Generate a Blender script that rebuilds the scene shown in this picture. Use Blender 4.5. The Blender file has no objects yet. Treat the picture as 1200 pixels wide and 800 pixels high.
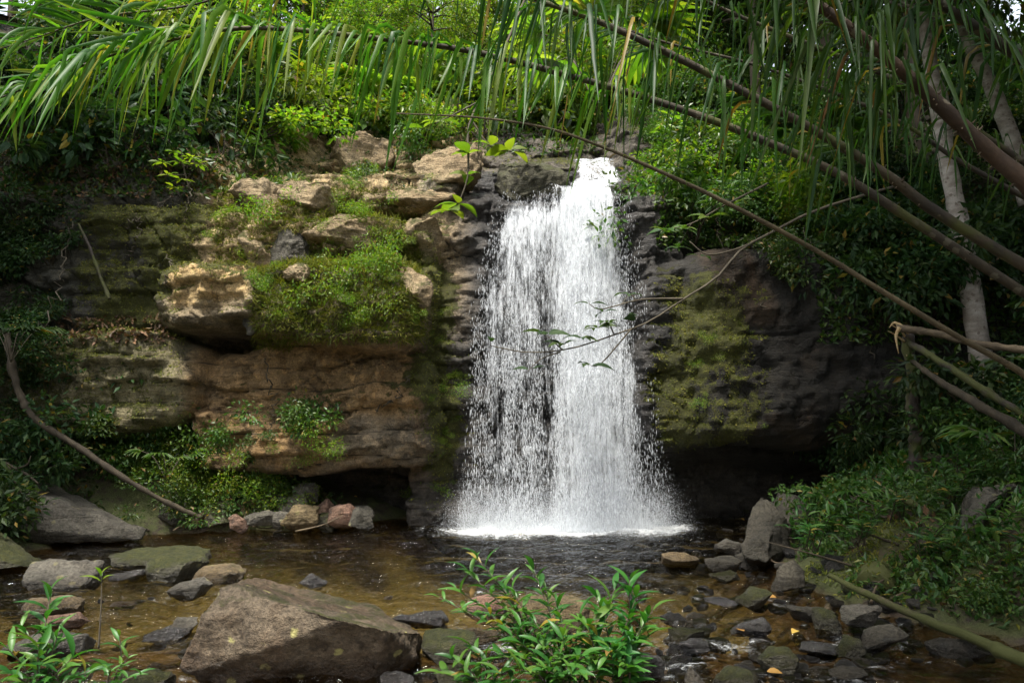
import bpy, bmesh, math, random
import numpy as np
from mathutils import Vector, Matrix

SC = bpy.context.scene
COL = SC.collection
PI = math.pi

# ------------------------------------------------------------------ camera, sky, sun, exposure
FPX, CX, CY, CAMH = 850.0, 600.0, 400.0, 1.6           # focal length in photo pixels, principal point, eye height
TILT = math.atan(105.0 / FPX)
ct, st = math.cos(TILT), math.sin(TILT)
cam_d = bpy.data.cameras.new('camera'); cam = bpy.data.objects.new('camera', cam_d); COL.objects.link(cam)
cam.location = (0, 0, CAMH); cam.rotation_euler = (PI / 2 + TILT, 0, 0)
cam_d.sensor_width = 36; cam_d.lens = FPX / 1200 * 36; cam_d.clip_start = .05; cam_d.clip_end = 600
SC.camera = cam
SUN_V = Vector((-.20, -.46, 1.1)).normalized()        # towards the sun: high, behind and left of the camera
SUN_EL = math.asin(SUN_V.z); SUN_AZ = math.atan2(SUN_V.x, SUN_V.y)
W = bpy.data.worlds.new('World'); SC.world = W; W.use_nodes = True
nt = W.node_tree; bg = nt.nodes['Background']
sky = nt.nodes.new('ShaderNodeTexSky'); sky.sky_type = 'NISHITA'; sky.sun_disc = False
sky.sun_elevation = SUN_EL; sky.sun_rotation = SUN_AZ; sky.air_density = 1.0; sky.dust_density = 3.0; sky.ozone_density = 1.0
hsv = nt.nodes.new('ShaderNodeHueSaturation'); hsv.inputs['Saturation'].default_value = .35   # thin bright cloud
nt.links.new(sky.outputs[0], hsv.inputs['Color']); nt.links.new(hsv.outputs[0], bg.inputs[0]); bg.inputs[1].default_value = .15
sd = bpy.data.lights.new('sun', 'SUN'); sun = bpy.data.objects.new('sun', sd); COL.objects.link(sun)
sd.energy = 2.6; sd.angle = math.radians(9); sd.color = (1, .95, .86)
sun.rotation_euler = SUN_V.to_track_quat('Z', 'Y').to_euler(); sun.location = (-6, -8, 30)
SC.view_settings.view_transform = 'Standard'; SC.view_settings.look = 'None'
SC.view_settings.gamma = 1; SC.view_settings.exposure = 1.68; SC.view_settings.use_curve_mapping = False
SC.cycles.max_bounces = 8; SC.cycles.diffuse_bounces = 3; SC.cycles.glossy_bounces = 3
SC.cycles.transmission_bounces = 4; SC.cycles.transparent_max_bounces = 24
SC.cycles.use_denoising = True; SC.cycles.sample_clamp_indirect = 6

# ------------------------------------------------------------------ helpers
def ray(px, py):
    u = (np.asarray(px, float) - CX) / FPX; v = (CY - np.asarray(py, float)) / FPX
    return u, ct - v * st, st + v * ct
def at(px, py, Y):
    x, y, z = ray(px, py); s = Y / y
    return Vector((float(x * s), float(Y), float(CAMH + z * s)))
def floor_at(px, py, z=0.0):
    x, y, zz = ray(px, py); s = (z - CAMH) / zz
    return Vector((float(x * s), float(y * s), z))
def ppm(Y): return FPX / Y                              # photo pixels per metre at depth Y

def _hash(ix, iy, iz, seed):
    with np.errstate(over='ignore'):
        n = (ix.astype(np.uint32) * np.uint32(374761393) + iy.astype(np.uint32) * np.uint32(668265263)
             + iz.astype(np.uint32) * np.uint32(2246822519) + np.uint32((seed * 3266489917) & 0xffffffff))
        n = (n ^ (n >> np.uint32(13))) * np.uint32(1274126177)
        n = n ^ (n >> np.uint32(16)); n = n * np.uint32(2654435761); n = n ^ (n >> np.uint32(15))
    return n.astype(np.float64) / 4294967295.0
def noise(p, seed=0):
    p = np.asarray(p, float); i = np.floor(p).astype(np.int64); f = p - i; f = f * f * f * (f * (f * 6 - 15) + 10)
    r = 0
    for dx in (0, 1):
        wx = f[..., 0] if dx else 1 - f[..., 0]
        for dy in (0, 1):
            wy = f[..., 1] if dy else 1 - f[..., 1]
            for dz in (0, 1):
                wz = f[..., 2] if dz else 1 - f[..., 2]
                r = r + wx * wy * wz * _hash(i[..., 0] + dx, i[..., 1] + dy, i[..., 2] + dz, seed)
    return r * 2 - 1
def fbm(p, o=4, seed=0, gain=.5):
    r, a, p = 0, 1, np.asarray(p, float)
    for k in range(o):
        r = r + a * noise(p, seed + k * 17); p = p * 2.03 + 11.3; a *= gain
    return r
def ridged(p, o=4, seed=0):
    r, a, p = 0, 1, np.asarray(p, float)
    for k in range(o):
        r = r + a * (1 - 2 * np.abs(noise(p, seed + k * 17))); p = p * 2.1 + 7.7; a *= .5
    return r
def P3(x, y, z=0):
    x, y, z = np.broadcast_arrays(np.asarray(x, float), np.asarray(y, float), np.asarray(z, float))
    return np.stack([x, y, z], -1)
def cells(x, z, seed=0):                                 # 2-D Worley: distance to cell edge, cell value
    i, j = np.floor(x).astype(np.int64), np.floor(z).astype(np.int64); zz = np.zeros_like(i)
    d1 = np.full(x.shape, 9.); d2 = d1.copy(); v = np.zeros(x.shape)
    for a in (-1, 0, 1):
        for b in (-1, 0, 1):
            cx = i + a + _hash(i + a, j + b, zz, seed); cz = j + b + _hash(i + a, j + b, zz + 1, seed)
            d = np.hypot(cx - x, cz - z); h = _hash(i + a, j + b, zz + 2, seed)
            n = d < d1; d2 = np.where(n, d1, np.minimum(d2, d)); v = np.where(n, h, v); d1 = np.where(n, d, d1)
    return d2 - d1, v
def sstep(a, b, x):
    t = np.clip((np.asarray(x, float) - a) / (b - a), 0, 1); return t * t * (3 - 2 * t)

def mesh(name, V, F, mat, parent=None, attrs=None, smooth=True):
    """V (n,3); F (m,k) array or a list of such arrays."""
    V = np.asarray(V, np.float32); Fs = F if isinstance(F, list) else [F]
    Fs = [np.asarray(f, np.int32) for f in Fs if len(f)]
    me = bpy.data.meshes.new(name)
    me.vertices.add(len(V)); me.vertices.foreach_set('co', V.ravel())
    loops = np.concatenate([f.ravel() for f in Fs]); cnt = np.concatenate([np.full(len(f), f.shape[1], np.int32) for f in Fs])
    me.loops.add(len(loops)); me.loops.foreach_set('vertex_index', loops)
    me.polygons.add(len(cnt)); starts = np.zeros(len(cnt), np.int32); starts[1:] = np.cumsum(cnt)[:-1]
    me.polygons.foreach_set('loop_start', starts); me.polygons.foreach_set('loop_total', cnt)
    me.polygons.foreach_set('use_smooth', np.full(len(cnt), smooth, bool))
    for k, a in (attrs or {}).items():
        a = np.asarray(a, np.float32)
        if a.ndim == 2:
            at_ = me.attributes.new(k, 'FLOAT_COLOR', 'POINT')
            at_.data.foreach_set('color', np.concatenate([a, np.ones((len(a), 1), np.float32)], 1).ravel())
        else:
            at_ = me.attributes.new(k, 'FLOAT', 'POINT'); at_.data.foreach_set('value', a)
    me.update(calc_edges=True); me.materials.append(mat)
    o = bpy.data.objects.new(name, me); COL.objects.link(o)
    if parent: o.parent = parent
    return o
def grid_faces(nu, nv):
    i = np.arange(nu * nv).reshape(nu, nv)
    return np.stack([i[:-1, :-1].ravel(), i[1:, :-1].ravel(), i[1:, 1:].ravel(), i[:-1, 1:].ravel()], 1)
def tag(o, label=None, cat=None, group=None, kind=None):
    if label: o['label'] = label
    if cat: o['category'] = cat
    if group: o['group'] = group
    if kind: o['kind'] = kind
    return o
def empty(name, loc, label, cat, group=None):
    o = bpy.data.objects.new(name, None); o.empty_display_size = .1; COL.objects.link(o); o.location = loc
    return tag(o, label, cat, group)
def copy_tree(o):
    c = o.copy(); COL.objects.link(c)
    for ch in list(o.children):
        d = copy_tree(ch); d.parent = c
    return c
def spline(pts, n):
    """Catmull-Rom through pts (m,k) -> (n,k)"""
    p = np.asarray(pts, float); p = np.vstack([2 * p[0] - p[1], p, 2 * p[-1] - p[-2]])
    m = len(p) - 3; t = np.linspace(0, m - 1e-6, n); i = t.astype(int); f = (t - i)[:, None]
    a, b, c, d = p[i], p[i + 1], p[i + 2], p[i + 3]
    return .5 * (2 * b + (c - a) * f + (2 * a - 5 * b + 4 * c - d) * f ** 2 + (3 * b - a - 3 * c + d) * f ** 3)
def tube(P, R, sides=8, bump=0.0, seed=0, cap=True):
    P = np.asarray(P, float); n = len(P); R = np.broadcast_to(np.asarray(R, float), (n,))
    T = np.gradient(P, axis=0); T /= np.linalg.norm(T, axis=1)[:, None] + 1e-9
    ref = np.array([0, 0, 1.]) if abs(T[:, 2]).mean() < .8 else np.array([0, 1., 0])
    A = np.cross(T, ref); A /= np.linalg.norm(A, axis=1)[:, None] + 1e-9; B = np.cross(T, A)
    th = np.linspace(0, 2 * PI, sides, endpoint=False)
    dirs = A[:, None] * np.cos(th)[None, :, None] + B[:, None] * np.sin(th)[None, :, None]
    r = R[:, None] * np.ones(sides)
    if bump:
        q = P[:, None] + dirs * R[:, None, None]
        r = r * (1 + bump * fbm(q / (R.mean() * 2.5), 3, seed))
    V = (P[:, None] + dirs * r[..., None]).reshape(-1, 3)
    i = np.arange(n * sides).reshape(n, sides); j = np.roll(i, -1, 1)
    F = np.stack([i[:-1].ravel(), j[:-1].ravel(), j[1:].ravel(), i[1:].ravel()], 1)
    if cap:
        V = np.vstack([V, P[0], P[-1]]); a, b = n * sides, n * sides + 1
        c1 = np.stack([np.full(sides, a), j[0], i[0], i[0]], 1); c2 = np.stack([np.full(sides, b), i[-1], j[-1], j[-1]], 1)
        return V, F, np.vstack([c1[:, :3], c2[:, :3]])
    return V, F, np.zeros((0, 3), int)
class Bag:
    """collects pieces of ONE mesh"""
    def __init__(s): s.V, s.Q, s.T, s.n = [], [], [], 0
    def add(s, V, Q=None, T=None):
        if Q is not None and len(Q): s.Q.append(np.asarray(Q) + s.n)
        if T is not None and len(T): s.T.append(np.asarray(T) + s.n)
        s.V.append(np.asarray(V, float)); s.n += len(V)
    def tube(s, P, R, sides=6, bump=0., seed=0): s.add(*tube(P, R, sides, bump, seed))
    def build(s, name, mat, parent=None, attrs=None, smooth=True, origin=None):
        V = np.vstack(s.V)
        if origin is not None: V = V - np.asarray(origin)
        F = []
        if s.Q: F.append(np.vstack(s.Q))
        if s.T: F.append(np.vstack(s.T))
        return mesh(name, V, F, mat, parent, attrs, smooth)
def unit(v): return v / (np.linalg.norm(v, axis=-1, keepdims=True) + 1e-9)
RNG = np.random.default_rng(7)
def rdir(n, rng=RNG): return unit(rng.normal(size=(n, 3)))

# leaf templates: rows (along, across, height); faces
L_SMALL = (np.array([(0, 0, 0), (.42, .5, .06), (1, 0, -.06), (.42, -.5, .06)]), [(0, 2, 1), (0, 3, 2)])
L_MID = (np.array([(0, 0, 0), (.3, .42, .05), (.65, .4, .0), (1, 0, -.16), (.65, -.4, .0), (.3, -.42, .05), (.48, 0, -.02)]),
         [(0, 6, 1), (1, 6, 2), (2, 6, 3), (3, 6, 4), (4, 6, 5), (5, 6, 0)])
_t = [0, .08, .25, .45, .65, .85, 1]; _w = [.04, .22, .46, .5, .38, .16, 0]
def _lance():
    V, F = [], []
    for t, w in zip(_t, _w):
        h = .10 * math.sin(t * 2.2) - .28 * t * t
        V += [(t, w, h + .10 * w), (t, 0, h), (t, -w, h + .10 * w)]
    for k in range(len(_t) - 1):
        a, b = 3 * k, 3 * k + 3
        F += [(a, a + 1, b + 1), (a, b + 1, b), (a + 1, a + 2, b + 2), (a + 1, b + 2, b + 1)]
    return np.array(V), F
L_LANCE = _lance()
def leaves(P, D, N, L, Wd, tmpl):
    V0, F0 = tmpl; F0 = np.array(F0); n = len(P)
    D = unit(D); S = unit(np.cross(D, N)); N = np.cross(S, D)
    L = np.broadcast_to(L, (n,)); Wd = np.broadcast_to(Wd, (n,))
    V = (P[:, None] + D[:, None] * (V0[None, :, 0:1] * L[:, None, None]) + S[:, None] * (V0[None, :, 1:2] * Wd[:, None, None])
         + N[:, None] * (V0[None, :, 2:3] * L[:, None, None]))
    F = (F0[None] + (np.arange(n) * len(V0))[:, None, None]).reshape(-1, F0.shape[1])
    return V.reshape(-1, 3), F

# ------------------------------------------------------------------ materials
class Nodes:
    def __init__(s, name):
        s.m = bpy.data.materials.new(name); s.m.use_nodes = True; s.t = s.m.node_tree
        s.t.nodes.clear(); s.out = s.t.nodes.new('ShaderNodeOutputMaterial')
    def n(s, typ, **kw):
        o = s.t.nodes.new('ShaderNode' + typ)
        for k, v in kw.items(): setattr(o, k, v)
        return o
    def l(s, a, b): s.t.links.new(a, b)
    def put(s, sock, v):
        if isinstance(v, bpy.types.NodeSocket): s.l(v, sock)
        elif v is not None: sock.default_value = v if not isinstance(v, tuple) or len(v) != 3 or sock.type != 'RGBA' else (*v, 1)
    def noise(s, vec, scale, detail=4, rough=.55, dist=0.):
        o = s.n('TexNoise'); s.put(o.inputs['Vector'], vec); o.inputs['Scale'].default_value = scale
        o.inputs['Detail'].default_value = detail; o.inputs['Roughness'].default_value = rough; o.inputs['Distortion'].default_value = dist
        return o.outputs['Fac']
    def voro(s, vec, scale, feature='F1', out='Distance'):
        o = s.n('TexVoronoi', feature=feature); s.put(o.inputs['Vector'], vec); o.inputs['Scale'].default_value = scale
        return o.outputs[out]
    def math(s, op, a, b=None, c=None, clamp=False):
        o = s.n('Math', operation=op, use_clamp=clamp)
        for k, v in enumerate((a, b, c)):
            if v is not None: s.put(o.inputs[k], v)
        return o.outputs[0]
    def range(s, v, a, b, c=0., d=1.):
        o = s.n('MapRange', interpolation_type='SMOOTHSTEP')
        for k, q in enumerate((v, a, b, c, d)): s.put(o.inputs[k], q)
        return o.outputs[0]
    def mix(s, f, a, b, blend='MIX'):
        o = s.n('Mix', data_type='RGBA', blend_type=blend)
        s.put(o.inputs[0], f); s.put(o.inputs[6], a); s.put(o.inputs[7], b); return o.outputs[2]
    def ramp(s, f, stops):
        o = s.n('ValToRGB'); e = o.color_ramp.elements
        while len(e) < len(stops): e.new(.5)
        for q, (p, c) in zip(e, stops): q.position = p; q.color = (*c, 1)
        s.put(o.inputs[0], f); return o.outputs[0]
    def attr(s, name, out='Fac'):
        o = s.n('Attribute', attribute_name=name); return o.outputs[out]
    def bump(s, h, strength=.5, dist=.02, normal=None):
        o = s.n('Bump'); o.inputs['Strength'].default_value = strength; o.inputs['Distance'].default_value = dist
        s.put(o.inputs['Height'], h)
        if normal is not None: s.l(normal, o.inputs['Normal'])
        return o.outputs[0]
    def scale(s, vec, sc):
        o = s.n('Mapping'); s.l(vec, o.inputs[0]); o.inputs['Scale'].default_value = sc; return o.outputs[0]
    def princ(s, **kw):
        o = s.n('BsdfPrincipled')
        for k, v in kw.items(): s.put(o.inputs[k.replace('_', ' ')], v)
        return o.outputs[0]
    def done(s, shader): s.l(shader, s.out.inputs[0]); return s.m

def rock_mat(name, c1, c2, c3, bedding=.5, moss=(.06, .08, .015), moss_lo=.55, moss_hi=.85, use_attr=False, rough=.85, wet_line=True, lichen=.0, scale=1.0, spec=.4):
    """stone: two ground colours in patches, fine grain, pits, lichen spots, moss on upward faces, a wet dark band at the waterline"""
    b = Nodes(name); geo = b.n('NewGeometry'); pos = geo.outputs['Position']; nor = geo.outputs['Normal']
    if not use_attr:
        tc = b.n('TexCoord'); oi = b.n('ObjectInfo')
        add = b.n('VectorMath', operation='ADD'); b.l(tc.outputs['Object'], add.inputs[0])
        m = b.n('VectorMath', operation='SCALE'); b.l(oi.outputs['Random'], m.inputs['Scale']); m.inputs[0].default_value = (37, 91, 53)
        b.l(m.outputs[0], add.inputs[1]); vec = add.outputs[0]
    else: vec = pos
    n1 = b.noise(vec, 1.6 * scale, 5, .6, .4); n2 = b.noise(vec, 7 * scale, 5, .65); n3 = b.noise(vec, 38 * scale, 4, .7); n4 = b.noise(vec, 150 * scale, 2, .6)
    if use_attr:
        base = b.attr('tint', 'Color')
        col = b.mix(b.range(n1, .42, .64), base, b.mix(1, base, (.60, .62, .62), 'MULTIPLY')); col = b.mix(b.range(n2, .5, .68), col, b.mix(1, base, (1.45, 1.4, 1.3), 'MULTIPLY'))
        st_ = b.noise(b.scale(vec, (2.2, 2.2, .25)), 1.7, 5, .6)     # vertical seep stains
        col = b.mix(b.range(st_, .55, .75, 0, .55), col, (.02, .019, .017))
        col = b.mix(b.math('MULTIPLY', b.range(b.math('ADD', b.attr('crack'), b.math('MULTIPLY_ADD', n3, .8, -.4)), .25, .6), .85), col, (.016, .014, .010))
        st2 = b.noise(b.scale(vec, (3.0, 3.0, .3)), 1.3, 4, .6)
        col = b.mix(b.range(st2, .6, .75, 0, .4), col, b.mix(1, base, (1.25, .85, .5), 'MULTIPLY'))
    else:
        col = b.mix(b.range(n1, .38, .64), c1, c2); col = b.mix(b.range(n2, .5, .7), col, c3)
    bed = b.noise(b.scale(vec, (1.1, 1.1, 11)), 1.5 * scale, 5, .65, .6); col = b.mix(b.range(bed, .52, .66, 0, bedding), col, b.mix(1, col, (.42, .38, .33), 'MULTIPLY'))
    grain = b.range(n3, .30, .70, .55, 1.3); col = b.mix(1, col, grain, 'MULTIPLY')
    wv = b.n('VectorMath', operation='ADD'); b.l(vec, wv.inputs[0]); nz_ = b.n('TexNoise'); b.l(vec, nz_.inputs['Vector']); nz_.inputs['Scale'].default_value = 2.2 * scale; nz_.inputs['Detail'].default_value = 5
    ns = b.n('VectorMath', operation='SCALE'); b.l(nz_.outputs['Color'], ns.inputs[0]); ns.inputs['Scale'].default_value = .9 / scale; b.l(ns.outputs[0], wv.inputs[1])
    ck = b.range(b.voro(b.scale(wv.outputs[0], (.7, .7, 1.6)), .9 * scale, 'DISTANCE_TO_EDGE'), .0, .035, 1, 0); ck = b.math('MULTIPLY', ck, b.range(n1, .40, .55))
    col = b.mix(b.math('MULTIPLY', ck, .4 if use_attr else .2), col, (.012, .010, .008))
    bl_ = b.noise(vec, 3.3 * scale, 6, .7); col = b.mix(b.range(bl_, .50, .66, 0, .6), col, b.mix(1, col, (.38, .36, .34), 'MULTIPLY'))
    col = b.mix(b.range(n4, .60, .72, 0, .6), col, b.mix(1, col, (1.9, 1.85, 1.7), 'MULTIPLY'))
    if lichen:
        v = b.voro(vec, 5.5 * scale); v2 = b.noise(vec, 17 * scale, 4, .6)
        f = b.math('MULTIPLY', b.range(b.math('ADD', v, b.math('MULTIPLY', v2, .35)), .40, .33, 0, 1), b.range(n1, .42, .52)); f = b.math('MULTIPLY', f, lichen)
        col = b.mix(f, col, (.34, .31, .12))
    sep = b.n('SeparateXYZ'); b.l(nor, sep.inputs[0]); up = sep.outputs[2]
    if use_attr:
        mo = b.math('ADD', b.attr('moss'), b.math('MULTIPLY_ADD', n2, .9, -.45))
        mo = b.math('ADD', mo, b.math('MULTIPLY_ADD', n3, 1.0, -.5)); mo = b.math('ADD', mo, b.math('MULTIPLY_ADD', st_, .7, -.35)); mf = b.range(mo, .44, .60, 0, .95)
    else:
        mo = b.math('ADD', b.math('MULTIPLY', up, .45), b.math('MULTIPLY_ADD', n2, .8, b.math('MULTIPLY_ADD', n1, .7, -.35))); mf = b.range(mo, moss_lo, moss_hi, 0, .9)
    mcol = b.mix(b.range(b.noise(vec, 12, 4, .7), .35, .68), moss, b.mix(.6, moss, (.16, .15, .02)))
    mcol = b.mix(b.range(n4, .35, .62), mcol, b.mix(1, mcol, (.30, .36, .25), 'MULTIPLY')); mcol = b.mix(b.range(n3, .4, .62, 0, .6), mcol, b.mix(1, mcol, (.4, .4, .35), 'MULTIPLY'))
    col = b.mix(mf, col, mcol)
    r = b.math('MULTIPLY_ADD', n2, .25, rough - .12)
    wet = b.attr('wet') if use_attr else 0.0
    if wet_line:
        sp = b.n('SeparateXYZ'); b.l(pos, sp.inputs[0])
        wl = b.range(b.math('ADD', sp.outputs[2], b.math('MULTIPLY_ADD', n2, .2, -.10)), .05, .18, 1, 0)
        wet = b.math('MAXIMUM', wet, wl)
    col = b.mix(b.math('MULTIPLY', wet, .9), col, b.mix(1, col, (.33, .31, .29), 'MULTIPLY'))
    r = b.math('MULTIPLY_ADD', wet, -.5, r, clamp=True)
    h = b.math('MULTIPLY_ADD', n2, .8, b.math('MULTIPLY_ADD', n3, .45, b.math('MULTIPLY', n4, .18)))
    h = b.math('MULTIPLY_ADD', b.math('MULTIPLY', mf, n4), .5, h); h = b.math('MULTIPLY_ADD', bed, 1.4 * bedding, h); h = b.math('MULTIPLY_ADD', ck, -.3 if use_attr else -.1, b.math('MULTIPLY_ADD', bl_, .6, h))
    nb = b.bump(h, 1.0, .07)
    return b.done(b.princ(Base_Color=col, Roughness=r, Normal=nb, Specular_IOR_Level=spec))

def leaf_mat(name, cols, rough=.42, trans=.32, spec=.45, vein=False):
    b = Nodes(name); geo = b.n('NewGeometry'); oi = b.n('ObjectInfo')
    f = geo.outputs['Random Per Island']
    cols = list(cols); m_ = len(cols) - 1
    st_ = [(.93 * k / max(1, m_), c) for k, c in enumerate(cols)] + ([(.955, cols[-1]), (.975, (.24, .17, .03)), (1, (.16, .085, .03))] if cols[0][1] > 1.3 * cols[0][0] else [])
    c = b.ramp(f, st_)
    n_ = b.noise(geo.outputs['Position'], 2.2, 2); c = b.mix(b.range(n_, .4, .65, 0, .5), c, b.mix(1, c, (.55, .75, .6), 'MULTIPLY'))
    hs = b.n('HueSaturation'); b.put(hs.inputs['Value'], b.math('MULTIPLY_ADD', oi.outputs['Random'], .45, .78)); b.l(c, hs.inputs['Color'])
    b.put(hs.inputs['Hue'], b.math('MULTIPLY_ADD', oi.outputs['Random'], .03, .487)); c = hs.outputs[0]
    sp = b.noise(geo.outputs['Position'], 55, 3, .6); c = b.mix(b.range(sp, .62, .72, 0, .35), c, b.mix(.6, c, (.16, .13, .03)))
    p = b.princ(Base_Color=c, Roughness=rough, Specular_IOR_Level=spec)
    t = b.n('BsdfTranslucent'); b.put(t.inputs[0], b.mix(1, c, (1.5, 1.7, .5), 'MULTIPLY'))
    mx = b.n('MixShader'); mx.inputs[0].default_value = trans; b.l(p, mx.inputs[1]); b.l(t.outputs[0], mx.inputs[2])
    return b.done(mx.outputs[0])

def bark_mat(name, c1, c2, spots=None, stretch=(1, 1, .3), scale=9, moss=0.):
    b = Nodes(name); geo = b.n('NewGeometry'); pos = geo.outputs['Position']
    n1 = b.noise(b.scale(pos, stretch), scale, 5, .65); n2 = b.noise(pos, 45, 4, .6); n0 = b.noise(pos, 2.4, 4, .6)
    c = b.mix(b.range(n1, .36, .66), c1, c2); c = b.mix(.6, c, b.mix(1, c, b.math('MULTIPLY_ADD', n2, 1.0, .45), 'MULTIPLY'))
    if spots:
        v = b.math('ADD', b.voro(pos, 9), b.math('MULTIPLY', n2, .4)); c = b.mix(b.range(v, .46, .4, 0, .8), c, spots)
    if moss: c = b.mix(b.range(n0, .60 - moss * .25, .72 - moss * .25), c, (.05, .055, .010))
    return b.done(b.princ(Base_Color=c, Roughness=.85, Normal=b.bump(b.math('ADD', n1, b.math('MULTIPLY', n2, .4)), .7, .012)))

M = {}
TAN, BRN, GRY, DRK = (.30, .22, .125), (.19, .115, .06), (.20, .185, .165), (.05, .045, .04)
M['cliff'] = rock_mat('cliff_stone', TAN, (.15, .12, .09), (.27, .24, .19), moss=(.125, .125, .018), use_attr=True, rough=.8)
M['rock_brown'] = rock_mat('brown_stone', (.105, .07, .04), (.135, .105, .07), (.06, .043, .026), bedding=.12, lichen=1.0, moss=(.085, .085, .02), moss_lo=.75, moss_hi=1.0)
M['rock_grey'] = rock_mat('grey_stone', (.085, .078, .06), (.125, .112, .088), (.055, .05, .042), lichen=.3, moss=(.09, .09, .025), moss_lo=.95, moss_hi=1.25)
M['rock_moss'] = rock_mat('mossy_stone', (.075, .07, .045), (.10, .095, .06), (.05, .046, .03), lichen=.4, moss=(.07, .08, .018), moss_lo=.45, moss_hi=.85)
M['rock_tan'] = rock_mat('tan_stone', (.14, .10, .048), (.18, .135, .07), (.09, .066, .04), lichen=.3, moss=(.10, .10, .02), moss_lo=.85, moss_hi=1.15)
M['rock_red'] = rock_mat('reddish_stone', (.20, .11, .075), (.26, .16, .11), (.13, .09, .07), moss_lo=1.1, moss_hi=1.3)
M['rock_wet'] = rock_mat('wet_dark_stone', (.045, .042, .040), (.075, .07, .065), (.03, .028, .026), rough=.34, moss_lo=1.0, moss_hi=1.25, spec=.7)
M['rock_pale'] = rock_mat('pale_angular_stone', (.065, .058, .043), (.10, .088, .064), (.04, .036, .027), moss=(.09, .10, .03), moss_lo=1.0, moss_hi=1.3)
M['rock_ledge'] = rock_mat('ledge_stone', (.27, .195, .105), (.34, .26, .15), (.16, .125, .08), moss=(.10, .105, .015), moss_lo=.62, moss_hi=.85, wet_line=False)
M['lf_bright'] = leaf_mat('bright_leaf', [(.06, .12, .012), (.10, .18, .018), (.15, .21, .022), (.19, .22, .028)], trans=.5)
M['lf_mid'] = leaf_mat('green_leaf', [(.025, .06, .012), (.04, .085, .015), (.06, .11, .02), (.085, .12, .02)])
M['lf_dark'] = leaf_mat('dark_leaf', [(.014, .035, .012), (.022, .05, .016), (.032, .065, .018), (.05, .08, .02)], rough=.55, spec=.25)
M['lf_glossy'] = leaf_mat('glossy_leaf', [(.018, .065, .012), (.028, .09, .016), (.04, .115, .018), (.06, .13, .02), (.085, .14, .022)], rough=.42, trans=.32, spec=.4)
M['lf_moss'] = leaf_mat('moss_blade', [(.08, .10, .012), (.12, .13, .014), (.16, .16, .018), (.20, .17, .03)], rough=.7, trans=.25)
M['lf_litter'] = leaf_mat('dead_leaf', [(.10, .055, .03), (.16, .085, .04), (.22, .12, .05), (.09, .06, .045)], rough=.7, trans=.1)
M['lf_orange'] = leaf_mat('orange_leaf', [(.42, .17, .05), (.45, .28, .06)], rough=.6, trans=.2)
M['palm'] = leaf_mat('palm_leaflet', [(.03, .08, .012), (.045, .105, .014), (.06, .13, .016), (.08, .15, .018), (.11, .16, .02), (.16, .17, .03)], rough=.42, trans=.52, spec=.3)
M['palm_shaded'] = leaf_mat('palm_leaflet_shaded', [(.015, .045, .010), (.024, .065, .012), (.036, .085, .014), (.06, .10, .016)], rough=.45, trans=.48, spec=.25)  # leaflets of the shaded fronds: their shade painted in as darker green
M['bark'] = bark_mat('brown_bark', (.026, .019, .010), (.055, .041, .022))
M['bark_pale'] = bark_mat('pale_bark', (.22, .185, .15), (.40, .36, .31), spots=(.13, .10, .075), stretch=(.6, .6, 1.3), scale=6)
M['bark_dark'] = bark_mat('dark_bark', (.03, .023, .018), (.06, .045, .034), moss=.6)
M['bark_mossy'] = bark_mat('mossy_bark', (.045, .034, .018), (.08, .062, .03), moss=.9)
M['rachis'] = bark_mat('palm_stem', (.022, .017, .011), (.05, .038, .02), spots=(.10, .09, .06), stretch=(.4, .4, .4), moss=.35)
M['rachis_brown'] = bark_mat('thorny_palm_stem', (.028, .016, .008), (.06, .034, .017), spots=(.14, .12, .08), stretch=(.4, .4, .4))
M['dead'] = bark_mat('dead_wood', (.06, .043, .024), (.115, .085, .048), stretch=(.3, 1, 1), scale=14)
M['rachis_dead'] = bark_mat('dry_palm_stem', (.05, .038, .018), (.10, .078, .04), stretch=(.4, .4, .4), scale=14)
M['splinter'] = bark_mat('splintered_wood', (.34, .23, .10), (.45, .34, .18), stretch=(.3, 1, 1), scale=20)
M['twig'] = bark_mat('twig_bark', (.045, .036, .022), (.085, .07, .045))

def ground_mat():
    b = Nodes('forest_floor'); geo = b.n('NewGeometry'); pos = geo.outputs['Position']
    sp = b.n('SeparateXYZ'); b.l(pos, sp.inputs[0]); z = sp.outputs[2]
    n1 = b.noise(pos, 1.3, 5); n2 = b.noise(pos, 9, 5, .65); n3 = b.noise(pos, 45, 3)
    soil = b.mix(b.range(n2, .35, .65), (.028, .020, .012), (.06, .042, .024)); soil = b.mix(b.range(b.math('MULTIPLY_ADD', n2, .5, b.math('MULTIPLY', n1, .6)), .46, .58), soil, (.045, .052, .012))
    v = b.n('TexVoronoi'); b.l(pos, v.inputs['Vector']); v.inputs['Scale'].default_value = 9
    peb = b.ramp(v.outputs['Color'], [(0, (.05, .038, .02)), (.4, (.085, .06, .028)), (.7, (.065, .05, .03)), (1, (.12, .09, .05))])
    peb = b.mix(b.range(v.outputs['Distance'], .35, .62), peb, (.05, .03, .014)); peb = b.mix(b.range(n2, .4, .65, 0, .6), peb, (.075, .05, .02))
    peb = b.mix(b.range(z, -.25, -.6), peb, b.mix(b.range(n2, .35, .65), (.17, .145, .07), (.11, .10, .05)))
    c = b.mix(b.range(z, -.04, .07), peb, soil); c = b.mix(.7, c, b.mix(1, c, b.math('MULTIPLY_ADD', n3, .9, .55), 'MULTIPLY'))
    h = b.math('ADD', b.math('MULTIPLY', b.math('MULTIPLY', v.outputs['Distance'], -1.0), b.range(z, .07, -.04)), b.math('MULTIPLY', n3, .4))
    return b.done(b.princ(Base_Color=c, Roughness=.85, Normal=b.bump(h, .8, .05)))
M['ground'] = ground_mat()
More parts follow.
